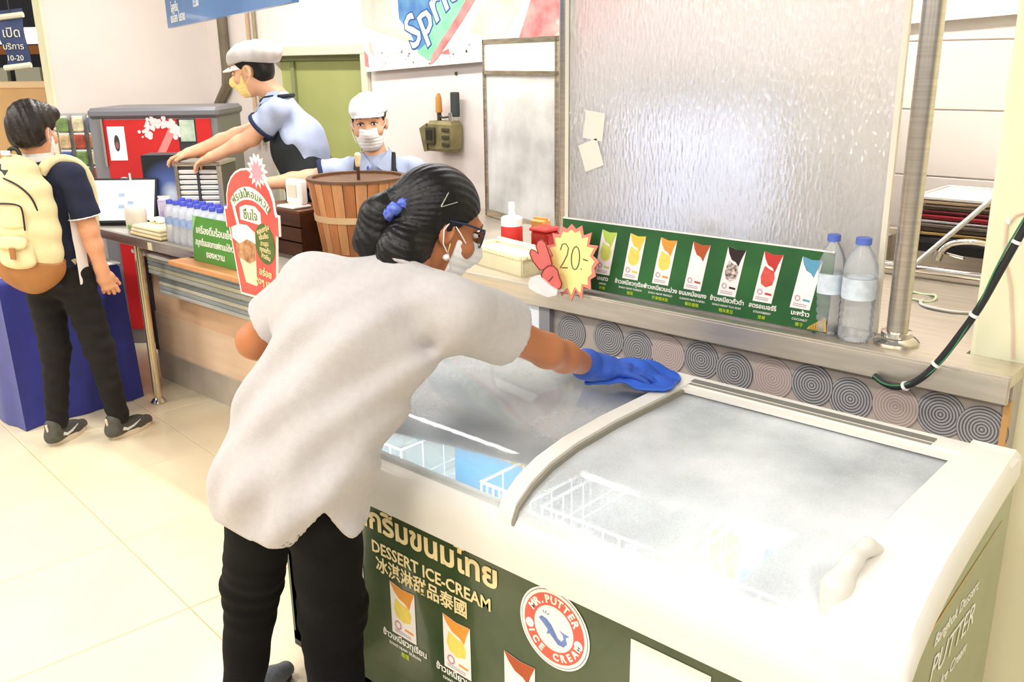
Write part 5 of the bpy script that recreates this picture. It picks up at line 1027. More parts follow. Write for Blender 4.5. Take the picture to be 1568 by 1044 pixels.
tee = soft('shirt', [sh1, sl_, sl2], M_tee, wm, org, it=1)
c_ = J['neck']+A_(0, -.005, .01); n_ = nrm(A_(.0, .55, .83)); a_ = nrm(np.cross(n_, A_(1, 0, 0))); b_ = np.cross(n_, a_)
MB().tube([tuple(c_-n_*.012+(a_*math.cos(q)+b_*math.sin(q))*.060-org) for q in [2*PI*k/24 for k in range(24)]], .006, 8, close=True).build('collar', M_tee, tee, 60)
M_pant = mat('trousers_black', '#0E0E10', .9, var=.2, vscale=12, bump=.2, bscale=160, spec=.2)
pf = folds((A_(.6, .2, .8), .16, .0035, 2.2, None, 1), (A_(-.4, .2, .9), .06, .004, 2.4, J['kr'], .13), (A_(.4, .1, .9), .06, .004, 2.4, J['kl'], .13))
pn = [cone(J['pelvis'], J['pelvis']+A_(0, 0, .06), .108, .10, u=J['lp'], s=1.36, k=.05)]+[cone(J['hl'], J['kl'], .086, .076, k=.05), cone(J['kl'], J['al'], .074, .056, k=.03), cone(J['hr']+A_(-.015, 0, 0), J['kr'], .084, .08, k=.05), cone(J['kr'], J['ar'], .08, .064, k=.03)]
soft('trousers', [sdf(pn, .0075, disp=pf, cut=lambda D, X, Y, Z: np.maximum(D, .055-Z+0*D))], M_pant, wm, org, it=1)
M_shoeg = mat('shoe_grey_mesh', '#6D7076', .7, var=.3, vscale=80); M_soleb = mat('sole_black', '#202124', .7)
shoe('shoe', J['al'], (-.25, 1), M_shoeg, M_soleb, wm, org); shoe('shoe', J['ar'], (.0, 1), M_shoeg, M_soleb, wm, org)
# hair, bun, scrunchie
a = lambda x, y, z: H+r*x+f*y+u*z
R = np.stack([r, f, u])
hp = [ell(a(0, -.018, .04), R, A_(.087, .105, .098), k=.03), ell(a(0, -.06, -.02), R, A_(.076, .062, .075), k=.04), ell(a(0, -.062, -.075), R, A_(.064, .050, .070), k=.04), cone(a(.0, -.075, .02), a(-.012, -.118, .012), .05, .034, k=.03), cone(a(0, -.055, -.06), J['neck']+A_(0, -.012, .035), .062, .058, k=.03)]
def haircut(D, X, Y, Z):
    x = (X-H[0])*r[0]+(Y-H[1])*r[1]+(Z-H[2])*r[2]; y = (X-H[0])*f[0]+(Y-H[1])*f[1]+(Z-H[2])*f[2]; z = (X-H[0])*u[0]+(Y-H[1])*u[1]+(Z-H[2])*u[2]
    k = y-.030-.80*(z-.015); fr = np.where(z < .055, np.minimum(y-.012-.55*(z+.01), 1), y-.078)
    fr = np.maximum(np.minimum(k, 10), y-.085) if False else np.where(z > .07, y-.085, np.where(z < -.03, y+.024, y-.022-1.1*(z-.012)))
    return np.maximum(D+.0012*np.sin(np.arctan2(x, z+.02)*46+y*70), fr)
hr = soft('hair', [sdf(hp, .0036, cut=haircut, pad=.05)], M_hair, wm, org, it=1)
bp_ = a(-.012, -.165, -.035)
bun = [cone(a(-.010, -.118, .012), a(-.012, -.138, -.02), .034, .038, k=.03), cone(a(-.012, -.138, -.02), a(-.012, -.128, -.075), .038, .042, k=.03), cone(a(-.012, -.128, -.075), a(-.005, -.085, -.09), .040, .032, k=.03), cone(a(-.020, -.150, -.02), a(-.025, -.15, -.085), .022, .022, k=.015), cone(a(-.02, -.14, -.095), a(-.01, -.07, -.115), .018, .012, k=.02), cone(a(.0, -.08, -.09), a(.02, -.045, -.12), .020, .008, k=.03)]
soft('hair_bun', [sdf(bun, .0036, disp=lambda X, Y, Z: .0009*np.sin((X*r[0]+Y*r[1]+Z*r[2])*260+20*np.sin((Z)*22)))], M_hair, hr, org, it=1)
cs = a(-.010, -.116, .014); sa = nrm(u*.75+f*.65); sb = r; sr_ = []
MB().tube([tuple(cs+(sa*math.cos(q)+sb*math.sin(q))*(.052+.004*math.sin(7*q))-org+f*.006*math.sin(9*q)) for q in [2*PI*k/48 for k in range(48)]], [.0135+.004*math.sin(k*1.9) for k in range(48)], 8, close=True).build('scrunchie', mat('scrunchie_blue', '#2438A8', .35, col2='#6F86D8', vscale=60), hr, 60)
for (p0, p1) in (((.070, -.035, .075), (.078, -.045, .040)), ((.078, -.045, .040), (.076, -.010, .062))): MB().tube([tuple(a(*p0)+r*.012-org), tuple(a(*p1)+r*.012-org)], .0013, 6).build('hair_grip', M_chrome, hr, 60)
mask(wm, J, org, mat('mask_white', '#FAF9F7', .8, var=.03, vscale=30), vox=.0036)
eyes(wm, J, org)
# glasses
gl_ = MB()
gl_.tube([tuple(p-org) for p in (a(.084, -.012, .018), a(.082, .03, .022), a(.072, .082, .022))], .0028, 8); 
for q in (1, -1):
    c = a(q*.034, .102, .004); gl_.tube([tuple(c+(r*q*math.cos(k)*.028+u*math.sin(k)*.021-f*abs(math.cos(k))*(.012 if math.cos(k) > 0 else 0))-org) for k in [2*PI*i/20 for i in range(20)]], .0022, 6, close=True)
gl_.tube([tuple(p-org) for p in (a(-.084, -.012, .018), a(-.072, .082, .022))], .0028, 8)
go = gl_.build('spectacles', mat('frame_navy', '#1E2B45', .3), wm, 60)
for q in (1, -1):
    c = a(q*.034, .101, .004); b = MB(); b.add([tuple(c+(r*q*math.cos(k)*.027+u*math.sin(k)*.020-f*abs(math.cos(k))*(.012 if math.cos(k) > 0 else 0))-org) for k in [2*PI*i/20 for i in range(20)]], [tuple(range(20))]); b.build('lens', glass_mat('lens_clear', .02, 3, .03, .06), go)
er = a(.085, .004, -.042)-org; o = MB(); o.tube([tuple(er+r*.002+u*.012), tuple(er+r*.004), tuple(er+r*.003-u*.010)], .0016, 6); eo_ = o.build('earring', mat('earring_gold', '#D8B46A', .3, .8), wm, 60); MB().lathe([(0, -.008), (.006, -.005), (.0085, 0), (.006, .005), (0, .008)], 14, tuple(er+r*.003-u*.020)).build('earring_pearl', mat('pearl', '#F3EFE6', .2), eo_, 60)
# blue glove
M_glv = mat('glove_blue', '#2F55B4', .6, var=.12, vscale=18, bump=.15, bscale=60)
Wv = J['wr']; d_ = nrm(A_(.15, .125, -.022)); dn = nrm(J['wr']-J['er'])
gv = [cone(Wv-dn*.035, Wv+dn*.01, .043, .035, k=.02), cone(Wv, Wv+d_*.03, .034, .034, k=.02)]+[tuple(list(p)) for p in hand_prims(Wv+d_*.005, d_, A_(0, 0, -1), 1, .28, .16, 1.12)]
soft('glove', [sdf(gv, .0038, disp=folds((dn, .018, .0012, 1., Wv, .08)))], M_glv, wm, org, it=1)
# cleaning cloth under the glove
cp_ = A_(-1.335, 1.925, .938)
ct_ = thing('cleaning_cloth', 'crumpled royal blue cleaning cloth pressed on the freezer glass by the glove', 'cloth', tuple(cp_+A_(0, 0, -.012)))
d1 = nrm(A_(.77, .55, 0)); d2 = A_(-d1[1], d1[0], 0); NS_, NT_ = 40, 28; v = []
for i in range(NS_+1):
    for k in range(NT_+1):
        s_ = -1+2*i/NS_; t_ = -1+2*k/NT_; edge = 1-max(abs(s_), abs(t_))**6
        ln = .125*s_*(1+.10*math.sin(3*t_+1)); wd = .082*t_*(1+.16*math.sin(2.3*s_+.6))-.012*s_
        z = .006+.030*math.exp(-((s_+.35)**2/.35+(t_)**2/.5))+.011*abs(math.sin(3.6*t_+2.2*s_+.8*math.sin(2.5*s_)))*(.35+.65*edge)+.014*math.exp(-((s_-.25)**2/.08+(t_-.55)**2/.12))+.007*max(0, math.sin(5.2*s_-2*t_))
        v.append(d1*ln+d2*wd+A_(0, 0, .004+(z-.006)*1.5))
f_ = [(i*(NT_+1)+k, (i+1)*(NT_+1)+k, (i+1)*(NT_+1)+k+1, i*(NT_+1)+k+1) for i in range(NS_) for k in range(NT_)]; nv_ = len(v)
b = MB(); b.add([tuple(p) for p in v]+[tuple(p-A_(0, 0, .004)) for p in v], f_+[tuple(x+nv_ for x in reversed(q)) for q in f_])
rim = [k for k in range(NT_+1)]+[i*(NT_+1)+NT_ for i in range(1, NS_+1)]+[NS_*(NT_+1)+k for k in range(NT_-1, -1, -1)]+[i*(NT_+1) for i in range(NS_-1, 0, -1)]
b.f += [(rim[q], rim[(q+1) % len(rim)], rim[(q+1) % len(rim)]+nv_, rim[q]+nv_) for q in range(len(rim))]; b.mi += [0]*len(rim)
b.build('cloth', mat('cloth_blue', '#2E5BC0', .85, var=.15, vscale=20, bump=.4, bscale=240), ct_, 70)
MB().tube([tuple(v[q]+A_(0, 0, .0)) for q in rim], .0026, 6, close=True).build('hem', mat('cloth_hem', '#3C68C8', .85), ct_, 60)
# ------------------------------------------------------------------ 2. student with backpack
J = dict(pelvis=A_(-4.365, 1.66, .84), waist=A_(-4.37, 1.655, .98), chest=A_(-4.37, 1.655, 1.18), neck=A_(-4.372, 1.652, 1.345), head=A_(-4.368, 1.658, 1.475), lp=nrm(A_(.89, .45, 0)), lc=nrm(A_(.89, .45, 0)),
         sl=A_(-4.525, 1.573, 1.285), sr=A_(-4.215, 1.73, 1.285), el=A_(-4.59, 1.56, 1.03), er=A_(-4.20, 1.765, 1.04), wl=A_(-4.60, 1.66, .84), wr=A_(-4.205, 1.80, .835),
         hl=A_(-4.44, 1.62, .82), hr=A_(-4.29, 1.70, .82), kl=A_(-4.43, 1.62, .46), kr=A_(-4.27, 1.76, .46), al=A_(-4.425, 1.57, .10), ar=A_(-4.265, 1.80, .10))
J['hf'] = frame((-.50, .86, -.12)); J['handr'] = (A_(-.10, .30, -1), A_(-.8, .3, .1), 1.05, .03, 1., .3); J['handl'] = (A_(0, .2, -1), A_(.5, -.3, 0), .5)
org = A_(-4.34, 1.69, 0)
st_ = thing('person', 'student with a cream backpack standing beside the blue draped table', 'person', tuple(org))
skin(st_, J, M_skinM, org)
f, u, r = J['hf']; H = J['head']; a = lambda x, y, z: H+r*x+f*y+u*z; R = np.stack([r, f, u])
M_navy = mat('polo_navy', '#1C2138', .85, var=.1, vscale=30, bump=.2, bscale=200); M_polow = mat('polo_white', '#E9E6E2', .8)
tor = [cone((-4.365, 1.66, .76), (-4.37, 1.655, .98), .122, .112, u=J['lp'], s=1.36, k=.05), cone((-4.37, 1.655, .98), (-4.37, 1.655, 1.17), .112, .118, u=J['lc'], s=1.36, k=.05), cone(J['sl'], J['sr'], .062, .062, k=.05), cone(J['chest'], J['neck']-A_(0, 0, .02), .10, .062, k=.05)]
nv = folds((A_(.2, .2, 1), .09, .004, 1.6, None, 1))
ps_ = soft('polo_shirt', [sdf(tor, .0075, cut=hemcut(.79, .012, .05, lambda E, X, Y, Z: np.maximum(E, Z-1.352+0*E)), disp=nv), sleeve(J['sr'], J['er'], .74, .062, .072, .048, disp=nv), sleeve(J['sl'], J['el'], .74, .062, .072, .048, disp=nv)], M_navy, st_, org, it=1)
for S_, E_ in (('sr', 'er'), ('sl', 'el')): soft('sleeve_piping', [cuff(J[S_], J[E_], .73, .755, .074)], M_polow, ps_, org, it=0)
MB().lathe([(.058, 1.315), (.066, 1.33), (.068, 1.36), (.062, 1.385), (.056, 1.38), (.054, 1.33)], 24, (J['neck'][0]-org[0], J['neck'][1]-org[1]+.005, 0)).build('collar', M_polow, ps_, 60)
sd = J['lp']; bk_ = A_(.45, -.89, 0)
v = []; 
for i in range(9):
    z = .80+.42*i/8; w_ = .035 if i < 8 else .015; c = J['pelvis']*A_(1, 1, 0)+sd*(.166 if z < 1.0 else .162)+bk_*(.02)+A_(0, 0, z); v += [c-bk_*w_-org, c+bk_*w_-org]
MB().add([tuple(p) for p in v], [(2*i, 2*i+1, 2*i+3, 2*i+2) for i in range(8)]).build('side_panel', M_polow, ps_, 60)
pn = [cone(J['pelvis'], J['pelvis']+A_(0, 0, .05), .108, .104, u=J['lp'], s=1.36, k=.05), cone(J['hl'], J['kl'], .088, .066, k=.05), cone(J['kl'], J['al'], .064, .050, k=.03), cone(J['hr'], J['kr'], .088, .066, k=.05), cone(J['kr'], J['ar'], .064, .050, k=.03)]
soft('trousers', [sdf(pn, .008, disp=folds((A_(.1, .2, 1), .07, .0035, 1.6, None, 1)), cut=lambda D, X, Y, Z: np.maximum(D, .075-Z+0*D))], mat('jeans_black', '#181412', .9, var=.35, vscale=20, bump=.2, bscale=160), st_, org, it=1)
M_tr = mat('trainer_grey', '#55534C', .7, var=.2, vscale=40); M_trs = mat('trainer_sole', '#E6D6BE', .6)
for an, to in ((J['al'], (-.49, .87)), (J['ar'], (-.27, .96))):
    o, z0, d, l = shoe('trainer', an, to, M_tr, M_trs, st_, org)
    sw = [(0, .045), (.03, .034), (.07, .040), (.115, .062), (.07, .050), (.035, .046), (.012, .058)]
    b = MB(); b.add([tuple(z0-d*.02+d*(x)-l*.0405+A_(0, 0, z)-org) for x, z in sw]+[tuple(z0-d*.02+d*x-l*.036+A_(0, 0, z)-org) for x, z in sw], [tuple(range(7)), tuple(range(7, 14))]+[(i, (i+1) % 7, (i+1) % 7+7, i+7) for i in range(7)]); b.build('side_mark', M_polow, o)
    MB().tube([tuple(z0+d*(.035+.02*k)+A_(0, 0, .078-.006*k)-org+l*.018) for k in range(1)]+[tuple(z0+d*.035+A_(0, 0, .08)-org-l*.018)], .004, 6).build('lace', M_polow, o, 60); MB().tube([tuple(z0-d*.065+A_(0, 0, .06)-org), tuple(z0-d*.075+A_(0, 0, .115)-org)], .006, 6).build('heel_tab', M_trs, o, 60)
hp = [ell(a(0, -.014, .045), R, A_(.090, .112, .098), k=.03), ell(a(0, -.045, -.01), R, A_(.084, .075, .085), k=.03), ell(a(.03, .06, .085), R, A_(.05, .05, .035), k=.03), ell(a(-.03, .06, .085), R, A_(.05, .05, .035), k=.03)]
def hc2(D, X, Y, Z):
    x = (X-H[0])*r[0]+(Y-H[1])*r[1]+(Z-H[2])*r[2]; y = (X-H[0])*f[0]+(Y-H[1])*f[1]+(Z-H[2])*f[2]; z = (X-H[0])*u[0]+(Y-H[1])*u[1]+(Z-H[2])*u[2]
    fr = np.where(z > .05, y-.12, y-.03-.9*(z-.01)); ear = .032-np.sqrt((y+.004)**2+(z+.006)**2)
    return np.maximum(np.maximum(D+.003*np.sin(x*150+z*60)*np.sin(y*120), fr), np.maximum(-.075-z+.2*np.abs(x), np.where(np.abs(x) > .05, ear, -1)))
soft('hair', [sdf(hp, .004, cut=hc2, pad=.05)], mat('hair_brown_black', '#241A14', .4, var=.4, vscale=25, bump=.6, bscale=80), st_, org, it=1)
eyes(st_, J, org); mask(st_, J, org, mat('mask_white', '#F1EEEA', .8))
# backpack
M_bpk = mat('backpack_cream', '#E6D7A6', .85, var=.08, vscale=14, bump=.3, bscale=160); M_lea = mat('backpack_leather', '#A8703C', .6, var=.15, vscale=10); M_zip = mat('zip_black', '#26241F', .5)
B = A_(-4.30, 1.525, .80); bx_, by_ = nrm(A_(.89, .45, 0)), nrm(A_(-.45, .89, 0))
bpt = thing('backpack', 'cream canvas backpack with tan leather base worn by the student', 'backpack', tuple(B), math.atan2(.45, .89))
bl = [ell((0, .0, .28), np.eye(3), (.165, .09, .30), k=.03), cone((0, 0, .10), (0, 0, .42), .085, .075, u=A_(1, 0, 0), s=1.85, k=.05), cone((0, 0, .42), (0, .01, .52), .072, .055, u=A_(1, 0, 0), s=1.7, k=.05)]
soft('bag_body', [sdf(bl, .006, disp=folds((A_(.3, 0, 1), .10, .004, 1.5, None, 1)))], M_bpk, bpt, it=1)
def lowcut(D, X, Y, Z): return np.maximum(D, Z-.13-.02*np.cos(X*12)+0*D)
bl2 = [ell((0, .0, .27), np.eye(3), (.170, .095, .296), k=.03), cone((0, 0, .095), (0, 0, .42), .092, .080, u=A_(1, 0, 0), s=1.82, k=.05)]
soft('leather_base', [sdf(bl2, .006, cut=lowcut)], M_lea, bpt, it=1)
pk = soft('front_pocket', [sdf([cone((.025, -.088, .14), (.025, -.084, .20), .034, .032, u=A_(1, 0, 0), s=2.7, k=.03)], .005)], M_bpk, bpt, it=1); soft('pocket_flap', [sdf([cone((.025, -.118, .215), (.03, -.112, .240), .018, .018, u=A_(1, 0, 0), s=4.6, k=.02)], .005)], M_bpk, pk, it=1)
MB().box((.05, -.139, .185), (.03, .006, .05), .002).build('leather_tab', M_lea, pk)
pu = soft('upper_pocket', [sdf([cone((.02, -.080, .30), (.02, -.076, .37), .026, .024, u=A_(1, 0, 0), s=2.7, k=.03)], .005)], M_bpk, bpt, it=1)
MB().tube(cr([(-.055, -.098, .28), (-.058, -.098, .36), (-.045, -.099, .388), (.02, -.103, .395), (.085, -.099, .388), (.098, -.096, .36), (.095, -.096, .28)]), .004, 6).build('pocket_piping', M_zip, pu, 60)
MB().tube(cr([(.02, -.086, .50), (.085, -.082, .47), (.125, -.066, .42), (.14, -.055, .36)]), .0045, 6).build('zip', M_zip, bpt, 60)
for q in (-1, 1): MB().tube(cr([(q*.075, .07, .50), (q*.095, .10, .545), (q*.10, .20, .55), (q*.11, .29, .50), (q*.125, .31, .38), (q*.14, .25, .2), (q*.14, .10, .10)]), [.022]*2+[.024]*20+[.016]*3, 8).build('shoulder_strap', M_bpk, bpt, 60)
MB().tube(cr([(-.03, .02, .565), (-.02, .015, .61), (.02, .015, .61), (.03, .02, .565)]), .009, 8).build('grab_loop', M_zip, bpt, 60); MB().add([(-.035, -.045, .555), (.035, -.045, .555), (.0, -.075, .49)], [(0, 1, 2)]).build('black_yoke', M_zip, bpt); MB().box((0, -.03, .60), (.045, .012, .02), .002).build('white_label', M_polow, bpt)
# ------------------------------------------------------------------ 3. worker leaning to the left with cap and yellow mask
J = dict(pelvis=A_(-3.86, 2.78, 1.0), waist=A_(-3.865, 2.775, 1.16), chest=A_(-3.905, 2.74, 1.38), neck=A_(-3.985, 2.675, 1.60), head=A_(-4.062, 2.60, 1.722), lp=nrm(A_(-.55, .83, 0)), lc=nrm(A_(-.6, .8, 0)),
         sr=A_(-4.04, 2.79, 1.50), sl=A_(-3.87, 2.595, 1.535), er=A_(-4.19, 2.56, 1.405), el=A_(-3.99, 2.52, 1.41), wr=A_(-4.325, 2.395, 1.335), wl=A_(-4.165, 2.425, 1.325),
         hl=A_(-3.82, 2.71, .98), hr=A_(-3.90, 2.85, .98), kl=A_(-3.83, 2.72, .55), kr=A_(-3.92, 2.87, .55), al=A_(-3.80, 2.76, .19), ar=A_(-3.89, 2.91, .19))
J['hf'] = frame((-.80, -.56, -.22)); J['handl'] = (A_(-.75, -.45, -.32), A_(-.1, -.1, -1), .55, .22); J['handr'] = (A_(-.80, -.55, -.25), A_(0, 0, -1), .55, .12)
org = A_(-3.86, 2.80, .10)
lw = thing('person', 'worker in blue shirt, black apron and yellow mask reaching over the steel machine', 'person', tuple(org))
skin(lw, J, M_skinC, org)
M_ush = mat('uniform_blue', '#AEB9D2', .85, var=.06, vscale=30, bump=.2, bscale=200); M_unv = mat('uniform_navy', '#1F2A4A', .8); M_apr = mat('apron_black', '#1E2326', .8, var=.1, vscale=20)
def uniform(t, J, org, hem=None, fr=(.55, .55)):
    tor = [cone(J['pelvis'], J['waist'], .118, .112, u=J['lp'], s=1.36, k=.05), cone(J['waist'], J['chest'], .112, .124, u=J['lc'], s=1.34, k=.05), cone(J['sl'], J['sr'], .062, .062, k=.05), cone(J['chest'], J['neck']+(J['chest']-J['neck'])*.12, .105, .060, k=.05)]
    uf = folds((A_(.4, .3, 1), .10, .004, 1.6, None, 1), (A_(.7, .7, .2), .07, .003, 1.6, None, 1))
    s_ = soft('uniform_shirt', [sdf(tor, .007, disp=uf), sleeve(J['sr'], J['er'], fr[0], .064, .074, .048, disp=uf), sleeve(J['sl'], J['el'], fr[1], .064, .074, .048, disp=uf)], M_ush, t, org, it=1)
    for q, (S_, E_) in enumerate((('sr', 'er'), ('sl', 'el'))): soft('sleeve_trim', [cuff(J[S_], J[E_], fr[q]-.10, fr[q]+.01, .079)], M_unv, s_, org, it=0)
    pn = [cone(J['pelvis']-A_(0, 0, .03), J['pelvis']+A_(0, 0, .02), .112, .112, u=J['lp'], s=1.36, k=.05), cone(J['hl'], J['kl'], .09, .066, k=.05), cone(J['kl'], J['al'], .064, .052, k=.03), cone(J['hr'], J['kr'], .09, .066, k=.05), cone(J['kr'], J['ar'], .064, .052, k=.03)]
    soft('trousers', [sdf(pn, .01)], M_pant, t, org, it=1); zf = org[2]
    for k in ('al', 'ar'): shoe('shoe', J[k], tuple(J['hf'][0][:2]), M_soleb, M_soleb, t, org, h=zf)
    return s_
us = uniform(lw, J, org, fr=(.60, .62))
def collar(t, J, org, par, spread=1.):
    f_ = nrm(np.cross(A_(0, 0, 1), J['lc'])*1.); n = J['neck']; l = J['lc']; ff = nrm(J['hf'][0]*A_(1, 1, 0))
    for q in (-1, 1):
        pts = [n+l*q*.058-ff*.035+A_(0, 0, .028), n+l*q*.066+ff*.02+A_(0, 0, .018), n+l*q*.012+ff*.098-A_(0, 0, .045), n+l*q*.060+ff*.105-A_(0, 0, .085), n+l*q*.100+ff*.05-A_(0, 0, .030), n+l*q*.085-ff*.03-A_(0, 0, .005)]
        b = MB(); b.add([tuple(p-org) for p in pts]+[tuple(p-org+A_(0, 0, -.006)) for p in pts], [(0, 1, 4, 5), (1, 2, 3, 4), (11, 10, 7, 6), (10, 9, 8, 7), (0, 5, 11, 6), (5, 4, 10, 11), (4, 3, 9, 10), (3, 2, 8, 9), (2, 1, 7, 8), (1, 0, 6, 7)]); b.build('collar', M_ush, par, 50)
collar(lw, J, org, us)
ff = nrm(A_(-.8, -.6, 0))
ap = [cone(J['waist']+ff*.012+A_(0, 0, -.15), J['waist']+ff*.012+A_(0, 0, .05), .120, .119, u=J['lp'], s=1.37, k=.05), cone(J['waist']+ff*.012+A_(0, 0, .03), J['chest']+ff*.014-A_(0, 0, .02), .119, .124, u=J['lc'], s=1.36, k=.05), cone(J['chest']+ff*.02-A_(0, 0, .05), J['chest']+ff*.035+A_(0, 0, .08), .115, .095, u=J['lc'], s=1.1, k=.05), cone(J['pelvis']+ff*.05+A_(0, 0, .0), J['pelvis']+ff*.07+A_(0, 0, -.40), .12, .13, u=J['lp'], s=1.3, k=.05)]
def apcut(D, X, Y, Z):
    y = (X-J['waist'][0])*ff[0]+(Y-J['waist'][1])*ff[1]; return np.maximum(D, np.where(Z > 1.32, -.01-y+(Z-1.32)*.35, -.07-y))
apn = soft('apron', [sdf(ap, .007, cut=apcut)], M_apr, lw, org, it=1)
def ring(c, l, fw, rl, rf, w, m, name, par, org, n=28):
    b = MB(); v = []
    for k in range(n):
        q = 2*PI*k/n; p = c+l*rl*math.cos(q)+fw*rf*math.sin(q); v += [tuple(p-org+A_(0, 0, -w/2)), tuple(p-org+A_(0, 0, w/2))]
    b.add(v, [(2*i, 2*((i+1) % n), 2*((i+1) % n)+1, 2*i+1) for i in range(n)]); return b.build(name, m, par, 60)
ring(J['waist']+A_(0, 0, .02), J['lp'], ff, .166, .124, .035, M_apr, 'apron_tie', apn, org)
MB().tube([tuple(p-org) for p in cr([J['chest']+J['lc']*-.08+ff*.115+A_(0, 0, .08), J['neck']+J['lc']*-.075+ff*.05+A_(0, 0, -.02), J['neck']+J['lc']*-.06-ff*.06+A_(0, 0, .0), J['neck']-ff*.075+A_(0, 0, -.0), J['neck']+J['lc']*.06-ff*.06, J['neck']+J['lc']*.075+ff*.05-A_(0, 0, .02), J['chest']+J['lc']*.08+ff*.115+A_(0, 0, .08)])], .010, 8).build('neck_strap', M_apr, apn, 60)
f, u, r = J['hf']; H = J['head']; a = lambda x, y, z: H+r*x+f*y+u*z; R = np.stack([r, f, u])
def hairwork(t, J, org, cap=True):
    f, u, r = J['hf']; H = J['head']; a = lambda x, y, z: H+r*x+f*y+u*z; R = np.stack([r, f, u])
    def hc(D, X, Y, Z):
        y = (X-H[0])*f[0]+(Y-H[1])*f[1]+(Z-H[2])*f[2]; z = (X-H[0])*u[0]+(Y-H[1])*u[1]+(Z-H[2])*u[2]; x = (X-H[0])*r[0]+(Y-H[1])*r[1]+(Z-H[2])*r[2]
        return np.maximum(np.maximum(np.maximum(D, z-.068), np.where(z > .045, y-.088, y-.045-.9*(z-.03))), np.where(np.abs(x) > .05, .03-np.sqrt((y+.005)**2+(z+.006)**2), -1))
    return soft('hair', [sdf([ell(a(0, -.014, .036), R, A_(.082, .104, .094), k=.03), ell(a(0, -.055, -.02), R, A_(.066, .05, .055), k=.03)], .0045, cut=hc, pad=.05)], M_hair, t, org, it=1)
hairwork(lw, J, org)
M_cap = mat('cap_beige', '#CBC3BD', .85, var=.05, vscale=20, bump=.2, bscale=120); M_capw = mat('cap_white', '#F8F7F4', .8, var=.03, vscale=20, bump=.15, bscale=120)
capv = [ell(a(0, -.02, .060), R, A_(.092, .118, .076), k=.04), ell(a(0, -.105, .055), R, A_(.08, .07, .045), k=.05), ell(a(0, .02, .062), R, A_(.082, .072, .054), k=.04)]
def capcut(D, X, Y, Z):
    z = (X-H[0])*u[0]+(Y-H[1])*u[1]+(Z-H[2])*u[2]; y = (X-H[0])*f[0]+(Y-H[1])*f[1]+(Z-H[2])*f[2]; return np.maximum(D, .042-z+.30*np.minimum(y, 0))
cpo = soft('work_cap', [sdf(capv, .0048, cut=capcut, disp=folds((f, .05, .003, 1.5, None, 1)))], M_cap, lw, org, it=1)
def visor(J, org, par, m, w=.075, ln=.07, y0=.075, z0=.052, drop=.018):
    f, u, r = J['hf']; H = J['head']; top = []; n = 13
    for k in range(n):
        q = -1+2*k/(n-1); top.append((H+r*w*q+f*(y0-.055*q*q)+u*z0, H+r*w*.92*q+f*(y0-.055*q*q+ln*(1-q*q)**.6)+u*(z0-drop-.01*q*q)))
    v = [tuple(p-org) for ab in top for p in ab]; v += [tuple(np.array(p)-u*.006) for p in v]; N2 = 2*n
    fcs = []
    for k in range(n-1): fcs += [(2*k, 2*k+1, 2*k+3, 2*k+2), (N2+2*k+2, N2+2*k+3, N2+2*k+1, N2+2*k), (2*k+1, N2+2*k+1, N2+2*k+3, 2*k+3)]
    return MB().add(v, fcs).build('visor', m, par, 60)
visor(J, org, cpo, M_capw, z0=.046)
mask(lw, J, org, mat('mask_yellow', '#F5DE8E', .8, var=.04, vscale=30)); eyes(lw, J, org)
# ------------------------------------------------------------------ 4. worker in white cap behind the bucket
J = dict(pelvis=A_(-3.42, 2.86, .86), waist=A_(-3.425, 2.855, 1.0), chest=A_(-3.425, 2.85, 1.15), neck=A_(-3.432, 2.825, 1.34), head=A_(-3.43, 2.795, 1.482), lp=nrm(A_(-.68, -.73, 0)), lc=nrm(A_(-.68, -.73, 0)),
         sr=A_(-3.54, 2.745, 1.262), sl=A_(-3.318, 2.95, 1.258), er=A_(-3.675, 2.60, 1.225), el=A_(-3.23, 2.93, 1.02), wr=A_(-3.815, 2.46, 1.205), wl=A_(-3.28, 2.80, .93),
         hl=A_(-3.36, 2.91, .84), hr=A_(-3.47, 2.80, .84), kl=A_(-3.35, 2.91, .48), kr=A_(-3.47, 2.80, .48), al=A_(-3.34, 2.92, .19), ar=A_(-3.47, 2.82, .19))
J['hf'] = frame((.71, -.69, -.08), (-.06, -.02, 1)); J['handr'] = (A_(-.75, -.65, -.2), A_(0, 0, -1), .5); J['handl'] = (A_(.1, -.8, -.5), A_(0, 0, -1), .5)
org = A_(-3.42, 2.86, .10)
cwk = thing('person', 'worker in white cap and white mask standing behind the wooden bucket', 'person', tuple(org))
skin(cwk, J, M_skinC, org, hv=.0036)
us = uniform(cwk, J, org, fr=(.66, .6)); collar(cwk, J, org, us)
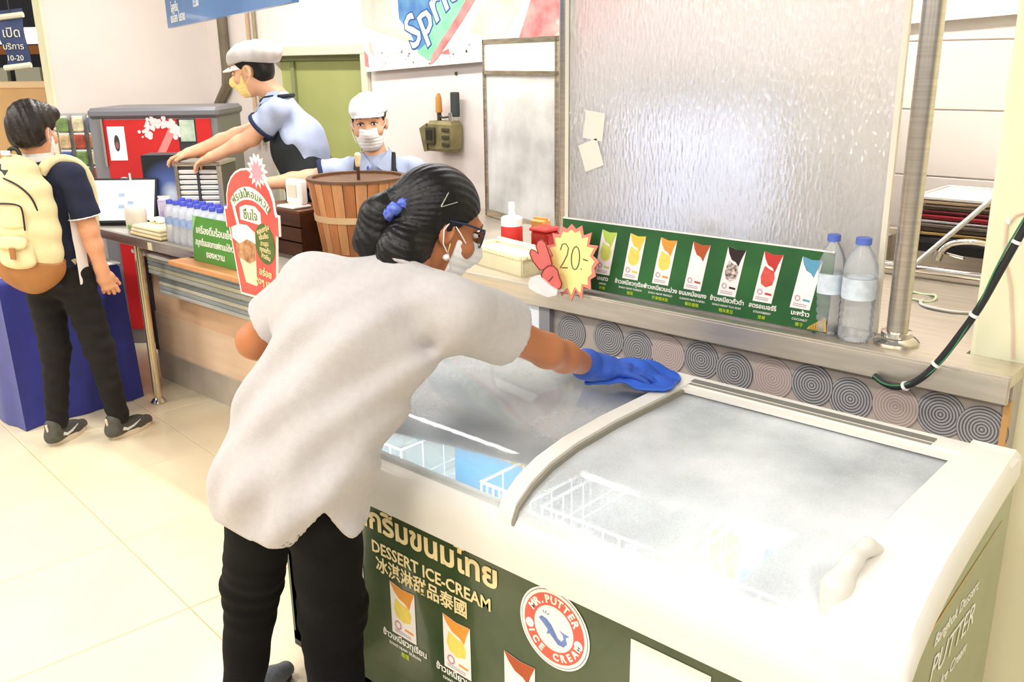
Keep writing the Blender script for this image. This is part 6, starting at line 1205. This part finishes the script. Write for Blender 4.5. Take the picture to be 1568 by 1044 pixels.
ff = nrm(A_(.71, -.69, 0)); ap = [cone(J['waist']+ff*.03+A_(0, 0, -.4), J['waist']+ff*.03, .12, .108, u=J['lp'], s=1.28, k=.05), cone(J['waist']+ff*.03, J['chest']+ff*.035+A_(0, 0, .0), .106, .095, u=J['lc'], s=1.05, k=.05)]
apn = soft('apron', [sdf(ap, .008, cut=lambda D, X, Y, Z: np.maximum(D, .02-((X-J['waist'][0])*ff[0]+(Y-J['waist'][1])*ff[1])))], M_apr, cwk, org, it=1)
for q in (-1, 1):
    pts = [J['chest']+J['lc']*q*.085+ff*.125+A_(0, 0, .02), J['chest']+J['lc']*q*.088+ff*.128+A_(0, 0, .07), J['neck']+J['lc']*q*.088+ff*.085-A_(0, 0, .06), J['neck']+J['lc']*q*.085+ff*.02-A_(0, 0, .0)]
    MB().tube([tuple(p-org) for p in pts], .011, 8).build('apron_strap', M_apr, apn, 60)
MB().tube([tuple(p-org) for p in (J['neck']+J['lc']*.03+ff*.095-A_(0, 0, .05), J['neck']+J['lc']*.035+ff*.115-A_(0, 0, .10), J['neck']+J['lc']*.03+ff*.125-A_(0, 0, .16))], .005, 6).build('lanyard', mat('lanyard_blue', '#2E4FA8', .6), us, 60)
f, u, r = J['hf']; H = J['head']; a = lambda x, y, z: H+r*x+f*y+u*z; R = np.stack([r, f, u])
hairwork(cwk, J, org)
capv = [ell(a(0, -.010, .050), R, A_(.089, .112, .084), k=.03), ell(a(0, -.05, .06), R, A_(.078, .078, .066), k=.03)]
def capcut2(D, X, Y, Z):
    z = (X-H[0])*u[0]+(Y-H[1])*u[1]+(Z-H[2])*u[2]; y = (X-H[0])*f[0]+(Y-H[1])*f[1]+(Z-H[2])*f[2]; return np.maximum(D, .048-z+.45*np.minimum(y+.02, 0))
cpo = soft('work_cap', [sdf(capv, .0042, cut=capcut2, disp=folds((r, .045, .0015, 1., None, 1)))], M_capw, cwk, org, it=1)
visor(J, org, cpo, M_capw, w=.080, ln=.045, y0=.086, z0=.056, drop=.010)
mask(cwk, J, org, mat('mask_white', '#FAF9F7', .8), top=.016); eyes(cwk, J, org)
